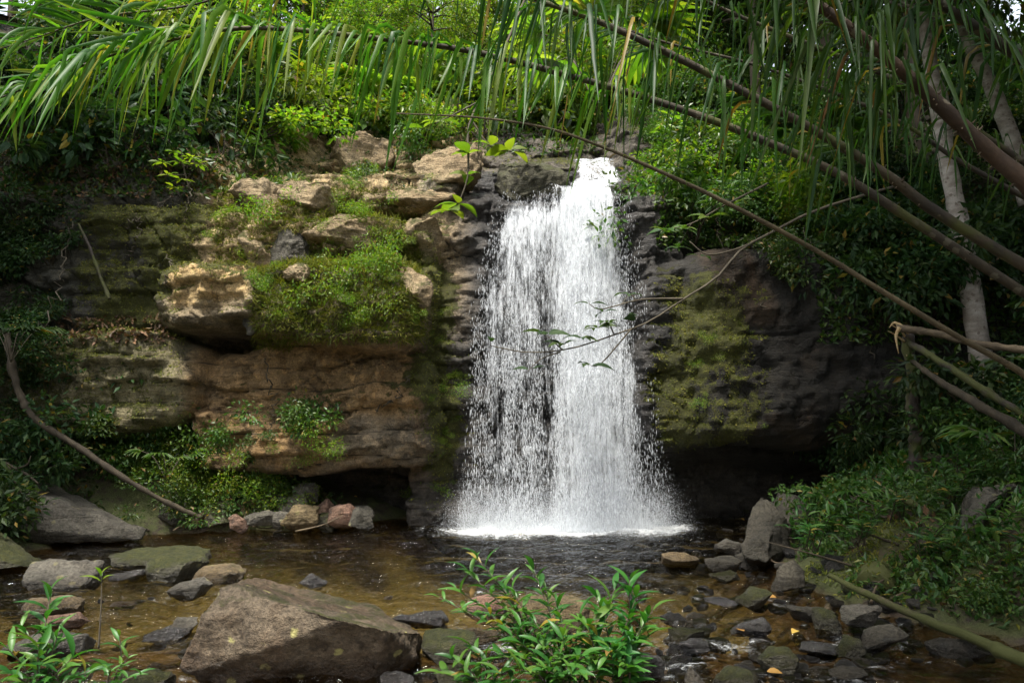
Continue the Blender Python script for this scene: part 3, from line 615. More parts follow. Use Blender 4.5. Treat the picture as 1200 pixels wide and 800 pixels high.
# (material, px box, label, seed, options)
RK = [
 ('rock_moss', 130, 640, 240, 670, 'long flat dark green slab lying across the shallows behind the mossy round stone', 21, dict(flat=.5, depth=.7, sink=.2)),
 ('rock_moss', 173, 647, 240, 681, 'round olive mossy stone leaning on the flat dark green slab', 22, dict(boxy=.35, n=30)),
 ('rock_grey', 28, 653, 115, 692, 'smooth rounded grey brown boulder standing alone in the left shallows', 23, dict(boxy=.55, n=26)),
 ('rock_tan', 33, 692, 100, 722, 'rough tan stone behind the flat reddish stone', 24, dict(boxy=.5, n=24)),
 ('rock_red', 50, 713, 101, 738, 'small reddish brown flat stone on the grey ledge stone', 25, dict(flat=.5)),
 ('rock_grey', 4, 734, 98, 775, 'low grey brown ledge stone under the reddish stone, behind the leafy stems', 26, dict(flat=.6, depth=.9)),
 ('rock_wet', 127, 665, 174, 681, 'low wet black stone awash in front of the flat green slab', 27, dict()),
 ('rock_grey', 199, 676, 250, 701, 'tilted pale grey slab just left of the large brown boulder', 28, dict(tilt=.2, flat=.4)),
 ('rock_tan', 226, 660, 290, 684, 'rounded yellowish stone behind the top of the large brown boulder', 29, dict(boxy=.4, n=26)),
 ('rock_wet', 165, 733, 220, 753, 'dark wet stone in the small rapid left of the large boulder', 30, dict()),
 ('rock_grey', 196, 721, 236, 748, 'dark grey stone touching the left foot of the large boulder', 31, dict()),
 ('rock_moss', 135, 780, 200, 812, 'pale mossy stone at the bottom edge left of the large boulder', 32, dict(boxy=.4, n=26)),
 ('rock_wet', 345, 671, 382, 690, 'dark low stone behind the large boulder', 33, dict()),
 ('rock_red', 545, 696, 592, 726, 'reddish tan stone behind the left part of the leafy clump', 34, dict(boxy=.45, n=24)),
 ('rock_tan', 598, 694, 692, 742, 'large rounded golden stone behind the middle of the leafy clump', 35, dict(boxy=.4, n=30)),
 ('rock_tan', 545, 729, 585, 757, 'small golden stone in front of the reddish tan one', 36, dict()),
 ('rock_wet', 462, 712, 524, 736, 'low wet grey stone right behind the tip of the large boulder', 37, dict(flat=.5)),
 ('rock_moss', 492, 733, 560, 778, 'grey stone with yellow moss beside the right tip of the large boulder', 38, dict()),
 ('rock_moss', 508, 778, 545, 806, 'small mossy stone at the bottom edge left of the leafy clump', 39, dict()),
 ('rock_wet', 446, 783, 486, 806, 'wet black stone awash at the bottom edge', 40, dict()),
 ('rock_wet', 733, 762, 778, 798, 'dark square stone under the right side of the leafy clump', 41, dict()),
 ('rock_tan', 774, 646, 820, 667, 'yellow brown mossy stone alone in the right of the pool', 44, dict()),
 ('rock_pale', 824, 647, 868, 669, 'pale flat topped stone at the foot of the leaning slab', 45, dict(flat=.4)),
 ('rock_grey', 838, 630, 872, 650, 'grey stone against the left foot of the leaning slab', 46, dict()),
 ('rock_pale', 863, 645, 890, 665, 'small pale block below the leaning slab', 47, dict()),
 ('rock_grey', 900, 643, 940, 664, 'grey slab on the right bank below the broken rock', 48, dict(tilt=.2)),
 ('rock_pale', 904, 655, 944, 694, 'tilted pale slab standing on the right bank', 49, dict(tilt=.5, n=12)),
 ('rock_moss', 833, 667, 868, 682, 'low mossy stone in the right shallows', 50, dict()),
 ('rock_wet', 826, 696, 868, 711, 'flat wet slate coloured stone left of the square mossy block', 51, dict(flat=.6)),
 ('rock_moss', 863, 687, 907, 715, 'square mossy block in the right shallows', 52, dict(boxy=.85)),
 ('rock_wet', 858, 723, 903, 746, 'dark angular wet stone below the square mossy block', 53, dict()),
 ('rock_moss', 783, 732, 828, 755, 'flat stone with a yellow patch right of the leafy clump', 54, dict(flat=.5)),
 ('rock_wet', 798, 746, 830, 770, 'dark stone in front of the flat yellow patched one', 55, dict()),
 ('rock_moss', 888, 756, 938, 790, 'large green mossy stone near the bottom right of the stream', 56, dict(boxy=.45, n=24)),
 ('rock_moss', 836, 778, 890, 812, 'round green stone at the bottom edge of the right shallows', 57, dict(boxy=.4, n=26)),
 ('rock_grey', 803, 777, 828, 806, 'narrow upright stone at the bottom edge', 58, dict()),
 ('rock_moss', 946, 710, 985, 742, 'dark green round stone beside the leaning pole', 59, dict(boxy=.4, n=24)),
 ('rock_grey', 920, 706, 964, 728, 'flat grey brown stone left of the dark green round one', 60, dict(flat=.5)),
 ('rock_wet', 938, 752, 984, 768, 'low wet flat stone in the lower right rapid', 61, dict(flat=.6)),
 ('rock_moss', 978, 743, 1012, 772, 'mossy stone at the right end of the lower rapid', 62, dict()),
 ('rock_pale', 970, 780, 1015, 800, 'pale wet stone at the bottom edge under the leaning pole', 63, dict()),
 ('rock_grey', 985, 708, 1035, 732, 'grey rock on the bank above the leaning pole', 64, dict(z=.1)),
 ('rock_pale', 1010, 730, 1062, 757, 'pale slab on the bank just below the leaning pole', 65, dict(z=.05, tilt=.3)),
 ('rock_grey', 1090, 745, 1140, 768, 'grey stone by the dark water at the lower right', 66, dict()),
 ('rock_tan', 262, 580, 314, 610, 'mossy wedge shaped stone on the far left shore', 70, dict(Y=12.05, n=12)),
 ('rock_grey', 322, 576, 366, 611, 'largest round stone of the far shore under the brown rock face', 71, dict(Y=12.05, )),
 ('rock_grey', 343, 564, 374, 586, 'stone resting on top of the far shore pile', 72, dict(Y=12.2)),
 ('rock_red', 366, 583, 392, 608, 'reddish stone in the far shore pile', 73, dict(Y=12.05, )),
 ('rock_grey', 300, 572, 332, 594, 'dark grey stone between the wedge and the round stone', 74, dict(Y=12.2)),
 ('rock_red', 386, 590, 408, 608, 'last small reddish stone at the right end of the far shore pile', 75, dict(Y=12.05, )),
 ('rock_grey', 405, 592, 440, 612, 'flat dark stone at the foot of the wet rock beside the fall', 69, dict(Y=12.2)),
 ('rock_grey', 236, 594, 268, 611, 'flat stone by the lower end of the fallen trunk', 76, dict(Y=12.05, )),
 ('rock_grey', 138, 576, 207, 618, 'brown grey boulder under the fallen trunk beside the long slab', 77, dict(n=14, depth=.7)),
 ('rock_grey', 1128, 470, 1215, 640, 'large pale rock at the right edge among the plants', 78, dict(Y=6.8, n=16, amp=.05)),
 ('rock_moss', 960, 600, 1003, 640, 'round mossy rock on the bank behind the green sward', 80, dict(Y=8.9)),
]
rb = np.random.default_rng(17)
for k, px_ in enumerate(np.linspace(208, 425, 10)):
    w_ = rb.uniform(24, 46); py_ = 616 + rb.uniform(-3, 4)
    RK.append((('rock_grey', 'rock_tan', 'rock_moss', 'rock_red', 'rock_grey')[k % 5], px_ - w_ / 2, py_ - w_ * rb.uniform(.55, .8), px_ + w_ / 2, py_, None, 700 + k, dict(Y=11.6 + rb.uniform(-.1, .15), n=13)))
for m_, a_, b_, c_, d_, lab, sd_, kw in RK:
    if sd_ == 78: b_, c_ = 566, 1230
    rock('boulder' if (c_ - a_) > 84 else 'rock', m_, a_, b_, c_, d_, lab or 'angular stone in the row along the far left water line', 'boulder' if (c_ - a_) > 84 else 'rock', None if lab else 'row of stones along the far left water line', sd_, **kw)
# loose cobbles of the shallows, too alike to tell apart: copies of eight stones
rng = np.random.default_rng(99)
cob = {}
for mname in ('rock_wet', 'rock_grey', 'rock_moss', 'rock_tan'):
    cob[mname] = [rock_mesh('cobble', M[mname], rock_pts(np.random.default_rng(300 + k), 1, .85, .6, 18, .5, 0, .3 * (k % 2)), 3, 1, .035, 300 + k) for k in range(3)]
used = set()
def cobble(x, y, size, mname, label, group, z=None):
    src = cob[mname][rng.integers(3)]
    o = src if src.name not in used else src.copy()
    if src.name not in used: used.add(src.name)
    else: COL.objects.link(o)
    o.scale = (size, size * rng.uniform(.7, 1.1), size * rng.uniform(.6, 1)); o.rotation_euler = (rng.uniform(-.2, .2), rng.uniform(-.2, .2), rng.uniform(0, 6.28))
    o.location = (x, y, (float(ground_z(x, y)) if z is None else z) - size * .12); tag(o, label, 'cobble', group); ROCKS.append((x, y, size * .5))
zones = [
 (960, 1150, 700, 775, 46, (.06, .22), ['rock_wet', 'rock_grey', 'rock_moss'], 'stone at the muddy edge of the right bank under the leaning pole', 'stones under the leaning pole'),
   # px range, py range, count, size, label
 (770, 1040, 630, 800, 150, (.07, .26), ['rock_wet', 'rock_wet', 'rock_grey', 'rock_moss'], 'dark wet cobble awash in the right shallows', 'wet cobbles in the right shallows'),
 (0, 250, 690, 800, 40, (.07, .2), ['rock_wet', 'rock_grey', 'rock_tan'], 'small cobble in the left shallows among larger stones', 'small cobbles in the left shallows'),
 (440, 780, 690, 800, 44, (.08, .24), ['rock_wet', 'rock_tan', 'rock_grey'], 'cobble around the foot of the leafy clump in midstream', 'cobbles around the leafy clump'),
 (215, 440, 612, 622, 60, (.10, .32), ['rock_grey', 'rock_moss', 'rock_tan'], 'shore stone below the brown rock face', 'shore stones below the brown face'),
 (820, 1000, 600, 660, 22, (.14, .36), ['rock_grey', 'rock_moss'], 'stone at the edge of the right bank near the leaning slab', 'stones round the leaning slab'),
]
for a_, b_, c_, d_, n_, sz, ms, lab, grp in zones:
    for k in range(n_):
        p = floor_at(rng.uniform(a_, b_), rng.uniform(c_, d_), 0)
        s = rng.uniform(*sz) ** 1.0
        gz = float(ground_z(p.x, p.y)); cobble(p.x, p.y, s, ms[rng.integers(len(ms))], lab, grp, z=max(gz, -s * .28))
# ledge rocks sitting on the terraces
LR = [
 ('rock_ledge', 362, 244, 456, 288, 'flat pink tan boulder in the middle of the lit terraces', 110, dict(flat=.5, n=18)),
 ('rock_ledge', 452, 252, 522, 312, 'dark edged slab jutting over the wet rock left of the fall', 111, dict(n=12, boxy=.5)),
 ('rock_grey', 312, 260, 358, 302, 'upright grey block among the moss on the lit terraces', 112, dict(boxy=.7)),
 ('rock_ledge', 278, 258, 318, 302, 'pale tan pointed stone left of the upright grey block', 113, dict(n=12)),
 ('rock_ledge', 330, 212, 384, 240, 'tan rounded ledge stone above the grey block', 114, dict(flat=.4)),
 ('rock_ledge', 398, 212, 468, 240, 'tan stone ledge behind the green cushion', 115, dict(flat=.5)),
 ('rock_ledge', 456, 208, 530, 238, 'pinkish ledge stone next to the small side trickle', 116, dict(flat=.5)),
 ('rock_ledge', 270, 212, 326, 246, 'mossy tan stone at the left end of the terraces', 117, dict()),
 ('rock_ledge', 468, 312, 502, 350, 'broken brown stone under the dark edged slab', 118, dict(n=12)),
 ('rock_ledge', 392, 158, 452, 196, 'brown boulder at the top of the terraces', 119, dict()),
 ('rock_ledge', 490, 168, 560, 212, 'reddish flat rock at the top beside the stream', 120, dict(flat=.5)),
 ('rock_ledge', 335, 310, 385, 332, 'pale capstone on the grassy overhang', 121, dict(flat=.5)),
 ('rock_moss', 585, 188, 664, 230, 'green mossy boulder at the lip left of the upper cascade', 122, dict(boxy=.4, n=24)),
 ('rock_grey', 286, 366, 312, 388, 'small grey stone wedged under the golden end of the overhang', 124, dict()),
]
for m_, a_, b_, c_, d_, lab, sd_, kw in LR:
    p, n_ = hit1((a_ + c_) / 2, d_ - 3)
    w = (c_ - a_) / ppm(p.y); h = (d_ - b_) / ppm(p.y)
    pts = rock_pts(np.random.default_rng(sd_), w * 1.3, w * .95, h * 1.5, kw.get('n', 18), kw.get('boxy', .6), 0, kw.get('flat', .1))
    o = rock_mesh('ledge_rock', M[m_], pts, 4, 1, .04, sd_, 3.5); o.location = (p.x, p.y + w * .22, p.z - h * .4); tag(o, lab, 'rock')

# ------------------------------------------------------------------ water
wxs = np.arange(-9, 9.01, .045); wys = np.arange(-4, 13.6, .045)
WX, WY = np.meshgrid(wxs, wys, indexing='ij')
fx, fy = .85, 12.35
df = np.hypot((WX - fx) / 1.3, WY - fy)
rif = np.clip(sstep(9.0, 6.0, WY) * 1.0, 0, 1) * .8
foam_glint = np.zeros_like(WX)  # white water, with glints painted in as white flecks
wv_ = .30 * fbm(P3(WX * 1.7, WY * 1.2), 3, 44); foam_glint += .80 * np.exp(-((WX - .9 + wv_) / 2.1) ** 4 - ((WY - 12.35 + wv_) / .80) ** 2)
foam_glint += .36 * np.exp(-((WX - .6) / 3.4) ** 2 - ((WY - 11.6) / 1.1) ** 2)
for rx, ry, rr in ROCKS:
    d = np.hypot(WX - rx, WY - ry); foam_glint = np.maximum(foam_glint, (.36 if ry < 7.5 else .14) * np.exp(-((d - rr) / .09) ** 2))
    rif = np.maximum(rif, np.exp(-((d - rr) / .3) ** 2) * .9)
foam_glint = np.minimum(foam_glint, 1.1) + .10 * sstep(.1, .8, fbm(P3(WX * .9, WY * 1.6), 3, 6)) * sstep(12.5, 8.5, WY)  # sparkle on the pool, painted as white flecks
foam_glint += .13 * sstep(.25, .75, fbm(P3(WX * 2.6 + .8 * fbm(P3(WX, WY), 2, 3), WY * 6.5), 4, 16)) * sstep(9.5, 7.0, WY)  # glint lines on the rapids, painted as thin white streaks
WZ = .03 * fbm(P3(WX * 2.2, WY * 3.0), 3, 51) + .012 * fbm(P3(WX * 7, WY * 9), 2, 57) + .034 * np.sin(df * 8 + 2 * fbm(P3(WX, WY), 2, 8)) * np.exp(-df * .35) + .026 * rif * fbm(P3(WX * 5, WY * 7), 3, 61)
deep = sstep(-.25, -.8, ground_z(WX, WY))
o = mesh('pool_water', np.stack([WX, WY, WZ], -1).reshape(-1, 3), grid_faces(len(wxs), len(wys)), M['water'],
     attrs={'foam_glint': np.clip(foam_glint, 0, 1.2).ravel(), 'riffle': rif.ravel(), 'deep': deep.ravel()})
tag(o, 'brown clear pool and stream below the waterfall', 'water', kind='structure')

# the waterfall: veils of broken water one behind the other, and flying drops
fall = empty('waterfall', (.85, 12.4, 0), 'white waterfall dropping over the cliff lip into the pool', 'waterfall'); fall['kind'] = 'structure'
fo = np.array(fall.location)
def fall_edges(z):
    zz2 = [0, 1.0, 2.5, 3.9, 4.6, 5.4, 5.95]
    l = np.interp(z, zz2, [-.72, -.66, -.6, -.58, -.42, -.26, -.12]); r = np.interp(z, zz2, [2.42, 2.36, 2.28, 2.2, 2.12, 2.02, 1.95]); return l, r
def fall_y(z, x): 
    return 12.92 - .62 * np.clip((5.95 - z) / 6, 0, 1) ** .7
for k in range(4):
    nu, nv = 90, 260
    zz3 = np.linspace(5.98, -.02, nv); l, r = fall_edges(zz3); u = np.linspace(0, 1, nu)
    X = l[None] + u[:, None] * (r - l)[None]; Z = np.broadcast_to(zz3[None], X.shape)
    yb = fall_y(Z, X) - .02 - .085 * k + .06 * fbm(P3(X * 1.6, Z * .5, k * 5), 3, 70 + k)
    fY = FL(X.ravel(), Z.ravel())[0].reshape(X.shape); yb = np.where(Z > 3.2, np.minimum(yb, fY - .03 - .05 * k), yb)
    e = np.minimum(u, 1 - u)[:, None]
    ew = u[:, None] + .07 * fbm(P3(X * 0 + u[:, None] * 6, Z * .9, k * 3), 4, 200 + k); main = np.exp(-(np.abs(ew - .68) / .29) ** 3.2); veil = np.exp(-((u - .20) / .19) ** 4)[:, None]
    dip = np.exp(-((u - .39) / .045) ** 2)[:, None]
    t = (5.95 - Z) / 5.95
    dens = -.10 + main * (.66 - .14 * t) + veil * (.50 - .44 * t) - dip * (.12 * sstep(.1, .4, t)) - .12 * k * .5
    dens += .09 * fbm(P3(X * 3.3, Z * .35, k), 3, 90 + k) + .10 * sstep(.25, 0, t) - (.55 * sstep(.10, .0, t) * (1 - sstep(.42, .60, u))[:, None]) - .5 * (1 - sstep(0, .05 + .03 * k, e)) + .25 * sstep(.94, 1, t)
    mesh('water_veil', np.stack([X, yb, Z], -1).reshape(-1, 3) - fo, grid_faces(nu, nv), M['fall%d' % k], fall, attrs={'dens': dens.ravel()})
# upper cascade
nu, nv = 60, 120
path = spline([(1.50, 15.7, 7.45, .5), (1.70, 14.9, 7.32, .8), (1.78, 14.4, 6.8, .95), (1.62, 14.1, 6.45, 1.15), (1.42, 13.5, 6.32, 1.25), (1.28, 13.05, 6.18, 1.45), (1.22, 12.82, 5.9, 1.5), (1.2, 12.78, 5.6, 1.4)], nv)
u = np.linspace(-.5, .5, nu); X = path[None, :, 0] + u[:, None] * path[None, :, 3]; Yc = np.broadcast_to(path[None, :, 1], X.shape); Z = path[None, :, 2] + .05 * fbm(P3(X * 2.5, Yc * 2, 3), 3, 4)
t = np.linspace(0, 1, nv)[None]; dens = .46 - .6 * sstep(.30, .5, np.abs(u))[:, None] - .4 * np.exp(-((t - .60) / .10) ** 2) * (.3 + .7 * (u[:, None] < 0)) - .3 * sstep(.85, 1, t) + .35 * fbm(P3(X * 3, Yc * 2, Z * 2), 3, 44)
mesh('upper_cascade', np.stack([X, Yc - .05, Z + .05], -1).reshape(-1, 3) - fo, grid_faces(nu, nv), M['fall1'], fall, attrs={'dens': np.broadcast_to(dens, X.shape).ravel()})
# drops
OCT = np.array([(1, 0, 0), (-1, 0, 0), (0, 1, 0), (0, -1, 0), (0, 0, 1), (0, 0, -1)]); OF = np.array([(0, 2, 4), (2, 1, 4), (1, 3, 4), (3, 0, 4), (2, 0, 5), (1, 2, 5), (3, 1, 5), (0, 3, 5)])
def drops(P, R, S, name, parent):
    n = len(P); V = (P[:, None] + OCT[None] * np.stack([R, R, R * S], 1)[:, None]).reshape(-1, 3) - fo
    Fd = (OF[None] + (np.arange(n) * 6)[:, None, None]).reshape(-1, 3)
    o = mesh(name, V, Fd, M['drops'], parent); o['kind'] = 'stuff'; return o
r_ = np.random.default_rng(5)
n = 52000; z = 5.9 - 6 * r_.random(n) ** .8; l, r = fall_edges(z); t = (5.95 - z) / 6
pick = r_.random(n); u = np.where(pick < .55, r_.normal(.68, .15, n), np.where(pick < .82, r_.normal(.2, .12, n), r_.uniform(-.02, 1.02, n)))
cl_ = fbm(P3((l + u * (r - l)) * 5, z * .7), 4, 3) + .5 * fbm(P3((l + u * (r - l)) * 9, z * 5), 3, 4); ok = (u > -.05) & (u < 1.06) & (cl_ > -.75 + 1.0 * r_.random(n)); z, l, r, t, u = z[ok], l[ok], r[ok], t[ok], u[ok]; n = len(z)
x = l + u * (r - l) + r_.normal(0, .03, n); y = fall_y(z, x) - .06 - np.abs(r_.normal(0, .16 + .1 * t, n)); y = np.where(z > 3.2, np.minimum(y, FL(x, z)[0] - .05), y)
drops(np.stack([x, y, np.maximum(z, .01)], 1), .0022 + .0034 * r_.random(n) ** 2, 4 + 9 * r_.random(n) * (.3 + t), 'spray', fall)
n = 150000; a = r_.uniform(0, 2 * PI, n); rad = np.abs(r_.normal(0, .5, n)); x = r_.uniform(-.85, 2.6, n) + .45 * rad * np.cos(a); y = 12.3 - np.abs(rad * np.sin(a)); z = .01 + np.abs(r_.normal(0, .42, n)) * np.exp(-.7 * rad)
drops(np.stack([x, y, z], 1), .0016 + .0035 * r_.random(n) ** 3, np.ones(n), 'splash', fall)

# ------------------------------------------------------------------ plants
def clump_leaves(rng, n, R, H, leaf, wid, tmpl=L_SMALL, lobes=9, droop=.4):
    """leaves through the volume of a bush about R wide and H tall, base at 0"""
    c = rng.normal(size=(lobes, 3)) * np.array([R * .5, R * .5, H * .24]); c[:, 2] += H * .55; c[:, 2] = np.clip(c[:, 2], H * .15, H * .9)
    k = rng.integers(lobes, size=n); d = rdir(n, rng); rr = rng.random(n) ** .5 * R * rng.uniform(.28, .5, lobes)[k]
    P = c[k] + d * rr[:, None] * np.array([1, 1, .8]); P[:, 2] = np.maximum(P[:, 2], .02)
    D = unit(d * .9 + rng.normal(size=(n, 3)) * .6 + np.array([0, 0, -droop])); N = unit(rng.normal(size=(n, 3)) * .5 + np.array([0, -.15, 1]))
    L = leaf * rng.uniform(.6, 1.25, n)
    return leaves(P, D, N, L, L * wid, tmpl), c
def make_shrub(name, seed, n, R, H, leaf, wid, mat, tmpl=L_SMALL, stems=True):
    rng = np.random.default_rng(seed); root = bpy.data.objects.new(name, None); root.empty_display_size = .1; COL.objects.link(root)
    (V, Fa), c = clump_leaves(rng, n, R, H, leaf, wid, tmpl); mesh('foliage', V, Fa, M[mat], root, smooth=False)
    if stems:
        bg_ = Bag()
        for q_ in c: bg_.tube(spline([(0, 0, -.15), tuple(q_ * np.array([.4, .4, .6])), tuple(q_)], 6), np.linspace(.02, .005, 6) * max(.5, H), 5)
        bg_.build('stem', M['bark'], root)
    return root
class Pool_:
    """first use moves the original itself, later uses copy it"""
    def __init__(s, roots): s.r = roots; s.u = [False] * len(roots)
    def place(s, k, loc, sc, rz, label, cat, group, tilt=(0, 0)):
        k %= len(s.r); o = s.r[k]
        if s.u[k]: o = copy_tree(o)
        s.u[k] = True; o.location = loc; o.rotation_euler = (tilt[0], tilt[1], rz); o.scale = (sc, sc, sc) if not isinstance(sc, tuple) else sc
        return tag(o, label, cat, group)
SH = {}
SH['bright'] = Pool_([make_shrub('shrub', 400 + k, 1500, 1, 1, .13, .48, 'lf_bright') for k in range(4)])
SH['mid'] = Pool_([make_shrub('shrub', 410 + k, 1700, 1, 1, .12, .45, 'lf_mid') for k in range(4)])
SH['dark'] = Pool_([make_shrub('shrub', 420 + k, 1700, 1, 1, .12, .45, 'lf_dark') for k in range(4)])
SH['cush'] = Pool_([make_shrub('cliff_plant', 430 + k, 1500, 1, .8, .075, .5, 'lf_bright', stems=False) for k in range(3)])
SH['cushm'] = Pool_([make_shrub('cliff_plant', 440 + k, 1100, 1, .7, .12, .5, 'lf_mid', stems=False) for k in range(3)])
SH['broad'] = Pool_([make_shrub('broadleaf_shrub', 450 + k, 260, 1, 1.1, .34, .42, 'lf_bright' if k < 2 else 'lf_mid', L_MID) for k in range(4)])
SH['broadd'] = Pool_([make_shrub('broadleaf_shrub', 460 + k, 260, 1, 1.1, .3, .42, 'lf_dark', L_MID) for k in range(2)])
rs = np.random.default_rng(31)
def scatter(kind, n, x0, x1, p0, p1, s0, s1, label, group, cat='shrub', tiltn=.5, cond=None):
    px, py = rs.uniform(x0, x1, n), rs.uniform(p0, p1, n); Pn, Nn, ok = hit(px, py)
    for k in range(n):
        if not ok[k]: continue
        s = rs.uniform(s0, s1) * (1 + .0 * Pn[k, 1]); nv = Vector(Nn[k]); 
        if -.3 - .6 * s < Pn[k, 0] < 2.5 + .6 * s and Pn[k, 2] < 8.2: continue
        if cond and not cond(Pn[k], Nn[k]): continue
        p = Vector(Pn[k]) - nv * .05
        SH[kind].place(int(rs.integers(9)), p, (s, s, s * rs.uniform(.7, 1.1)), rs.uniform(0, 6.28), label, cat, group, tilt=(-nv.y * -tiltn * .9, nv.x * tiltn))
# cushions on the lit terraces
def cush(kind, px, py, wpx, label, hs=.8):
    p, n_ = hit1(px, py); s = wpx / ppm(p.y)
    SH[kind].place(int(rs.integers(9)), p + Vector((0, .12, -.25 * s)), (s * .85, s * .6, s * hs * 1.05), rs.uniform(0, 6.28), label, 'plant', 'plants on the lit terraces', tilt=(.35, 0))
cush('cush', 443, 318, 56, 'densest bright green cushion at the edge above the wet rock', 1.25)
cush('cush', 350, 243, 62, 'round green cushion above the upright grey block')
cush('cush', 487, 257, 40, 'green tuft on top of the dark edged slab')
cush('cush', 398, 340, 70, 'trailing yellow green plant on the front of the overhang', 1.0)
cush('cush', 445, 362, 60, 'bright leafy plant hanging below the densest cushion', 1.0)
cush('cush', 395, 300, 60, 'leafy patch left of the densest cushion')
cush('cush', 345, 350, 50, 'small leafy patch right of the golden bulge of the overhang')
cush('cushm', 425, 208, 42, 'green plant between the two tan ledges')
cush('cushm', 470, 180, 66, 'dark leafy mound at the top of the terraces')
cush('cushm', 385, 195, 50, 'green plant at the head of the terraces')
cush('cush', 320, 370, 30, 'single sprig under the front of the overhang')
cush('cush', 425, 290, 40, 'small plant on the flat pink tan boulder edge')
scatter('cush', 22, 300, 480, 285, 395, .16, .34, 'low yellow green plant on the grassy overhang', 'low plants on the grassy overhang', 'plant')
scatter('cush', 20, 250, 520, 170, 290, .18, .4, 'small green tuft between the lit terrace stones', 'tufts on the lit terraces', 'plant')
scatter('cush', 14, 480, 545, 330, 590, .18, .34, 'small plant in the mossy strip left of the fall', 'plants in the mossy strip', 'plant')
scatter('cushm', 20, 140, 360, 500, 600, .3, .75, 'leafy plant on the shady bank below the left cliff', 'plants below the left cliff', 'plant')
scatter('cush', 9, 260, 370, 515, 590, .3, .6, 'bright sapling on the bank below the brown rock face', 'bright saplings below the brown face', 'plant')
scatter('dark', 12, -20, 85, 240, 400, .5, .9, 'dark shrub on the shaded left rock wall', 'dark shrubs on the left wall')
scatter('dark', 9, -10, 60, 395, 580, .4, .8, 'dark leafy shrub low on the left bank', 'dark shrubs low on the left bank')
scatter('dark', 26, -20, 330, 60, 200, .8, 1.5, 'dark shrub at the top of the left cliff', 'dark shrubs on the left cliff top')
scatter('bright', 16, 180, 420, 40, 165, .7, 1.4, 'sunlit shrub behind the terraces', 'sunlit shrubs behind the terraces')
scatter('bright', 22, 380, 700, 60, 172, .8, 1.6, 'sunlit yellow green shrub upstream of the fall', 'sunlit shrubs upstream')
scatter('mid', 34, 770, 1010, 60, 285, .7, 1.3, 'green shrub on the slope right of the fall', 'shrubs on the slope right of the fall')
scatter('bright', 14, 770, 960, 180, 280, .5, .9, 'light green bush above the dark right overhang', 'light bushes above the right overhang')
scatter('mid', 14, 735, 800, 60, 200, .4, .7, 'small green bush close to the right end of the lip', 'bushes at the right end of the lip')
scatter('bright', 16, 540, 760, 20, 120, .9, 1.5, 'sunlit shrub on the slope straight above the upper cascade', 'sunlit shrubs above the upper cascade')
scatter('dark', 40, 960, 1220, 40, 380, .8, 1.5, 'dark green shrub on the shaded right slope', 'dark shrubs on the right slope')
scatter('cushm', 16, 870, 1110, 280, 330, .4, .8, 'leafy plant trailing over the edge of the right overhang', 'plants trailing over the right overhang', 'plant')
scatter('cush', 10, 770, 900, 380, 520, .14, .28, 'small yellow green plant on the wet right rock face', 'small plants on the right rock face', 'plant')

scatter('broad', 16, 380, 700, 70, 165, .8, 1.3, 'broad leafed shrub in the light upstream of the fall', 'broad leafed shrubs upstream')
scatter('broad', 14, 760, 1000, 80, 270, .6, 1.1, 'broad leafed shrub on the slope right of the fall', 'broad leafed shrubs on the right slope')
scatter('broadd', 12, 0, 300, 60, 230, .6, 1.0, 'broad leafed shrub among the dark shrubs on the left', 'broad leafed shrubs on the left')
# ground cover and moss that nobody could count
def cover(name, regions, L, wid, mat, label, cat, seed, lift=.5, tmpl=L_SMALL, minmoss=None):
    r2 = np.random.default_rng(seed); PP, NN = [], []
    for x0, p0, x1, p1, n in regions:
        Pn, Nn, ok = hit(r2.uniform(x0, x1, n), r2.uniform(p0, p1, n))
        if minmoss is not None:
            mm = FL(Pn[:, 0], Pn[:, 2])[2] + .25 * fbm(Pn * 3.1, 3, 7); ok &= mm > minmoss
        PP.append(Pn[ok]); NN.append(Nn[ok])
    Pn, Nn = np.vstack(PP), np.vstack(NN); n = len(Pn)
    D = unit(Nn * lift + rdir(n, r2) * .8 + np.array([0, -.1, -.1])); Ls = L * r2.uniform(.5, 1.3, n)
    V, Fa = leaves(Pn - Nn * .01, D, unit(Nn + .5 * rdir(n, r2)), Ls, Ls * wid, tmpl)
    return tag(mesh(name, V, Fa, M[mat], smooth=False), label, cat, kind='stuff')
cover('moss', [(90, 240, 230, 390, 9000), (40, 390, 215, 500, 6000), (480, 320, 560, 600, 6000), (752, 325, 915, 530, 26000), (200, 160, 520, 400, 40000), (570, 180, 680, 235, 2500)],
      .045, .35, 'lf_moss', 'short yellow green moss on the rock faces', 'moss', 1, minmoss=.32)
cover('grass', [(295, 296, 495, 400, 14000), (250, 220, 490, 310, 9000), (300, 395, 345, 410, 500)], .12, .10, 'lf_moss', 'dry yellow green grass on the overhang', 'grass', 2, lift=.6)
cover('ground_cover', [(380, 60, 700, 180, 6000), (770, 60, 1000, 290, 16000), (960, 40, 1200, 400, 14000), (0, 60, 350, 230, 9000)], .13, .45, 'lf_mid', 'low leafy ground cover on the slopes above the cliff', 'ground cover', 3)
cover('leaf_litter', [(0, 150, 260, 230, 1600), (0, 370, 200, 400, 900), (140, 580, 400, 605, 300)], .10, .5, 'lf_litter', 'fallen brown leaves on the left ledges', 'leaf litter', 4)

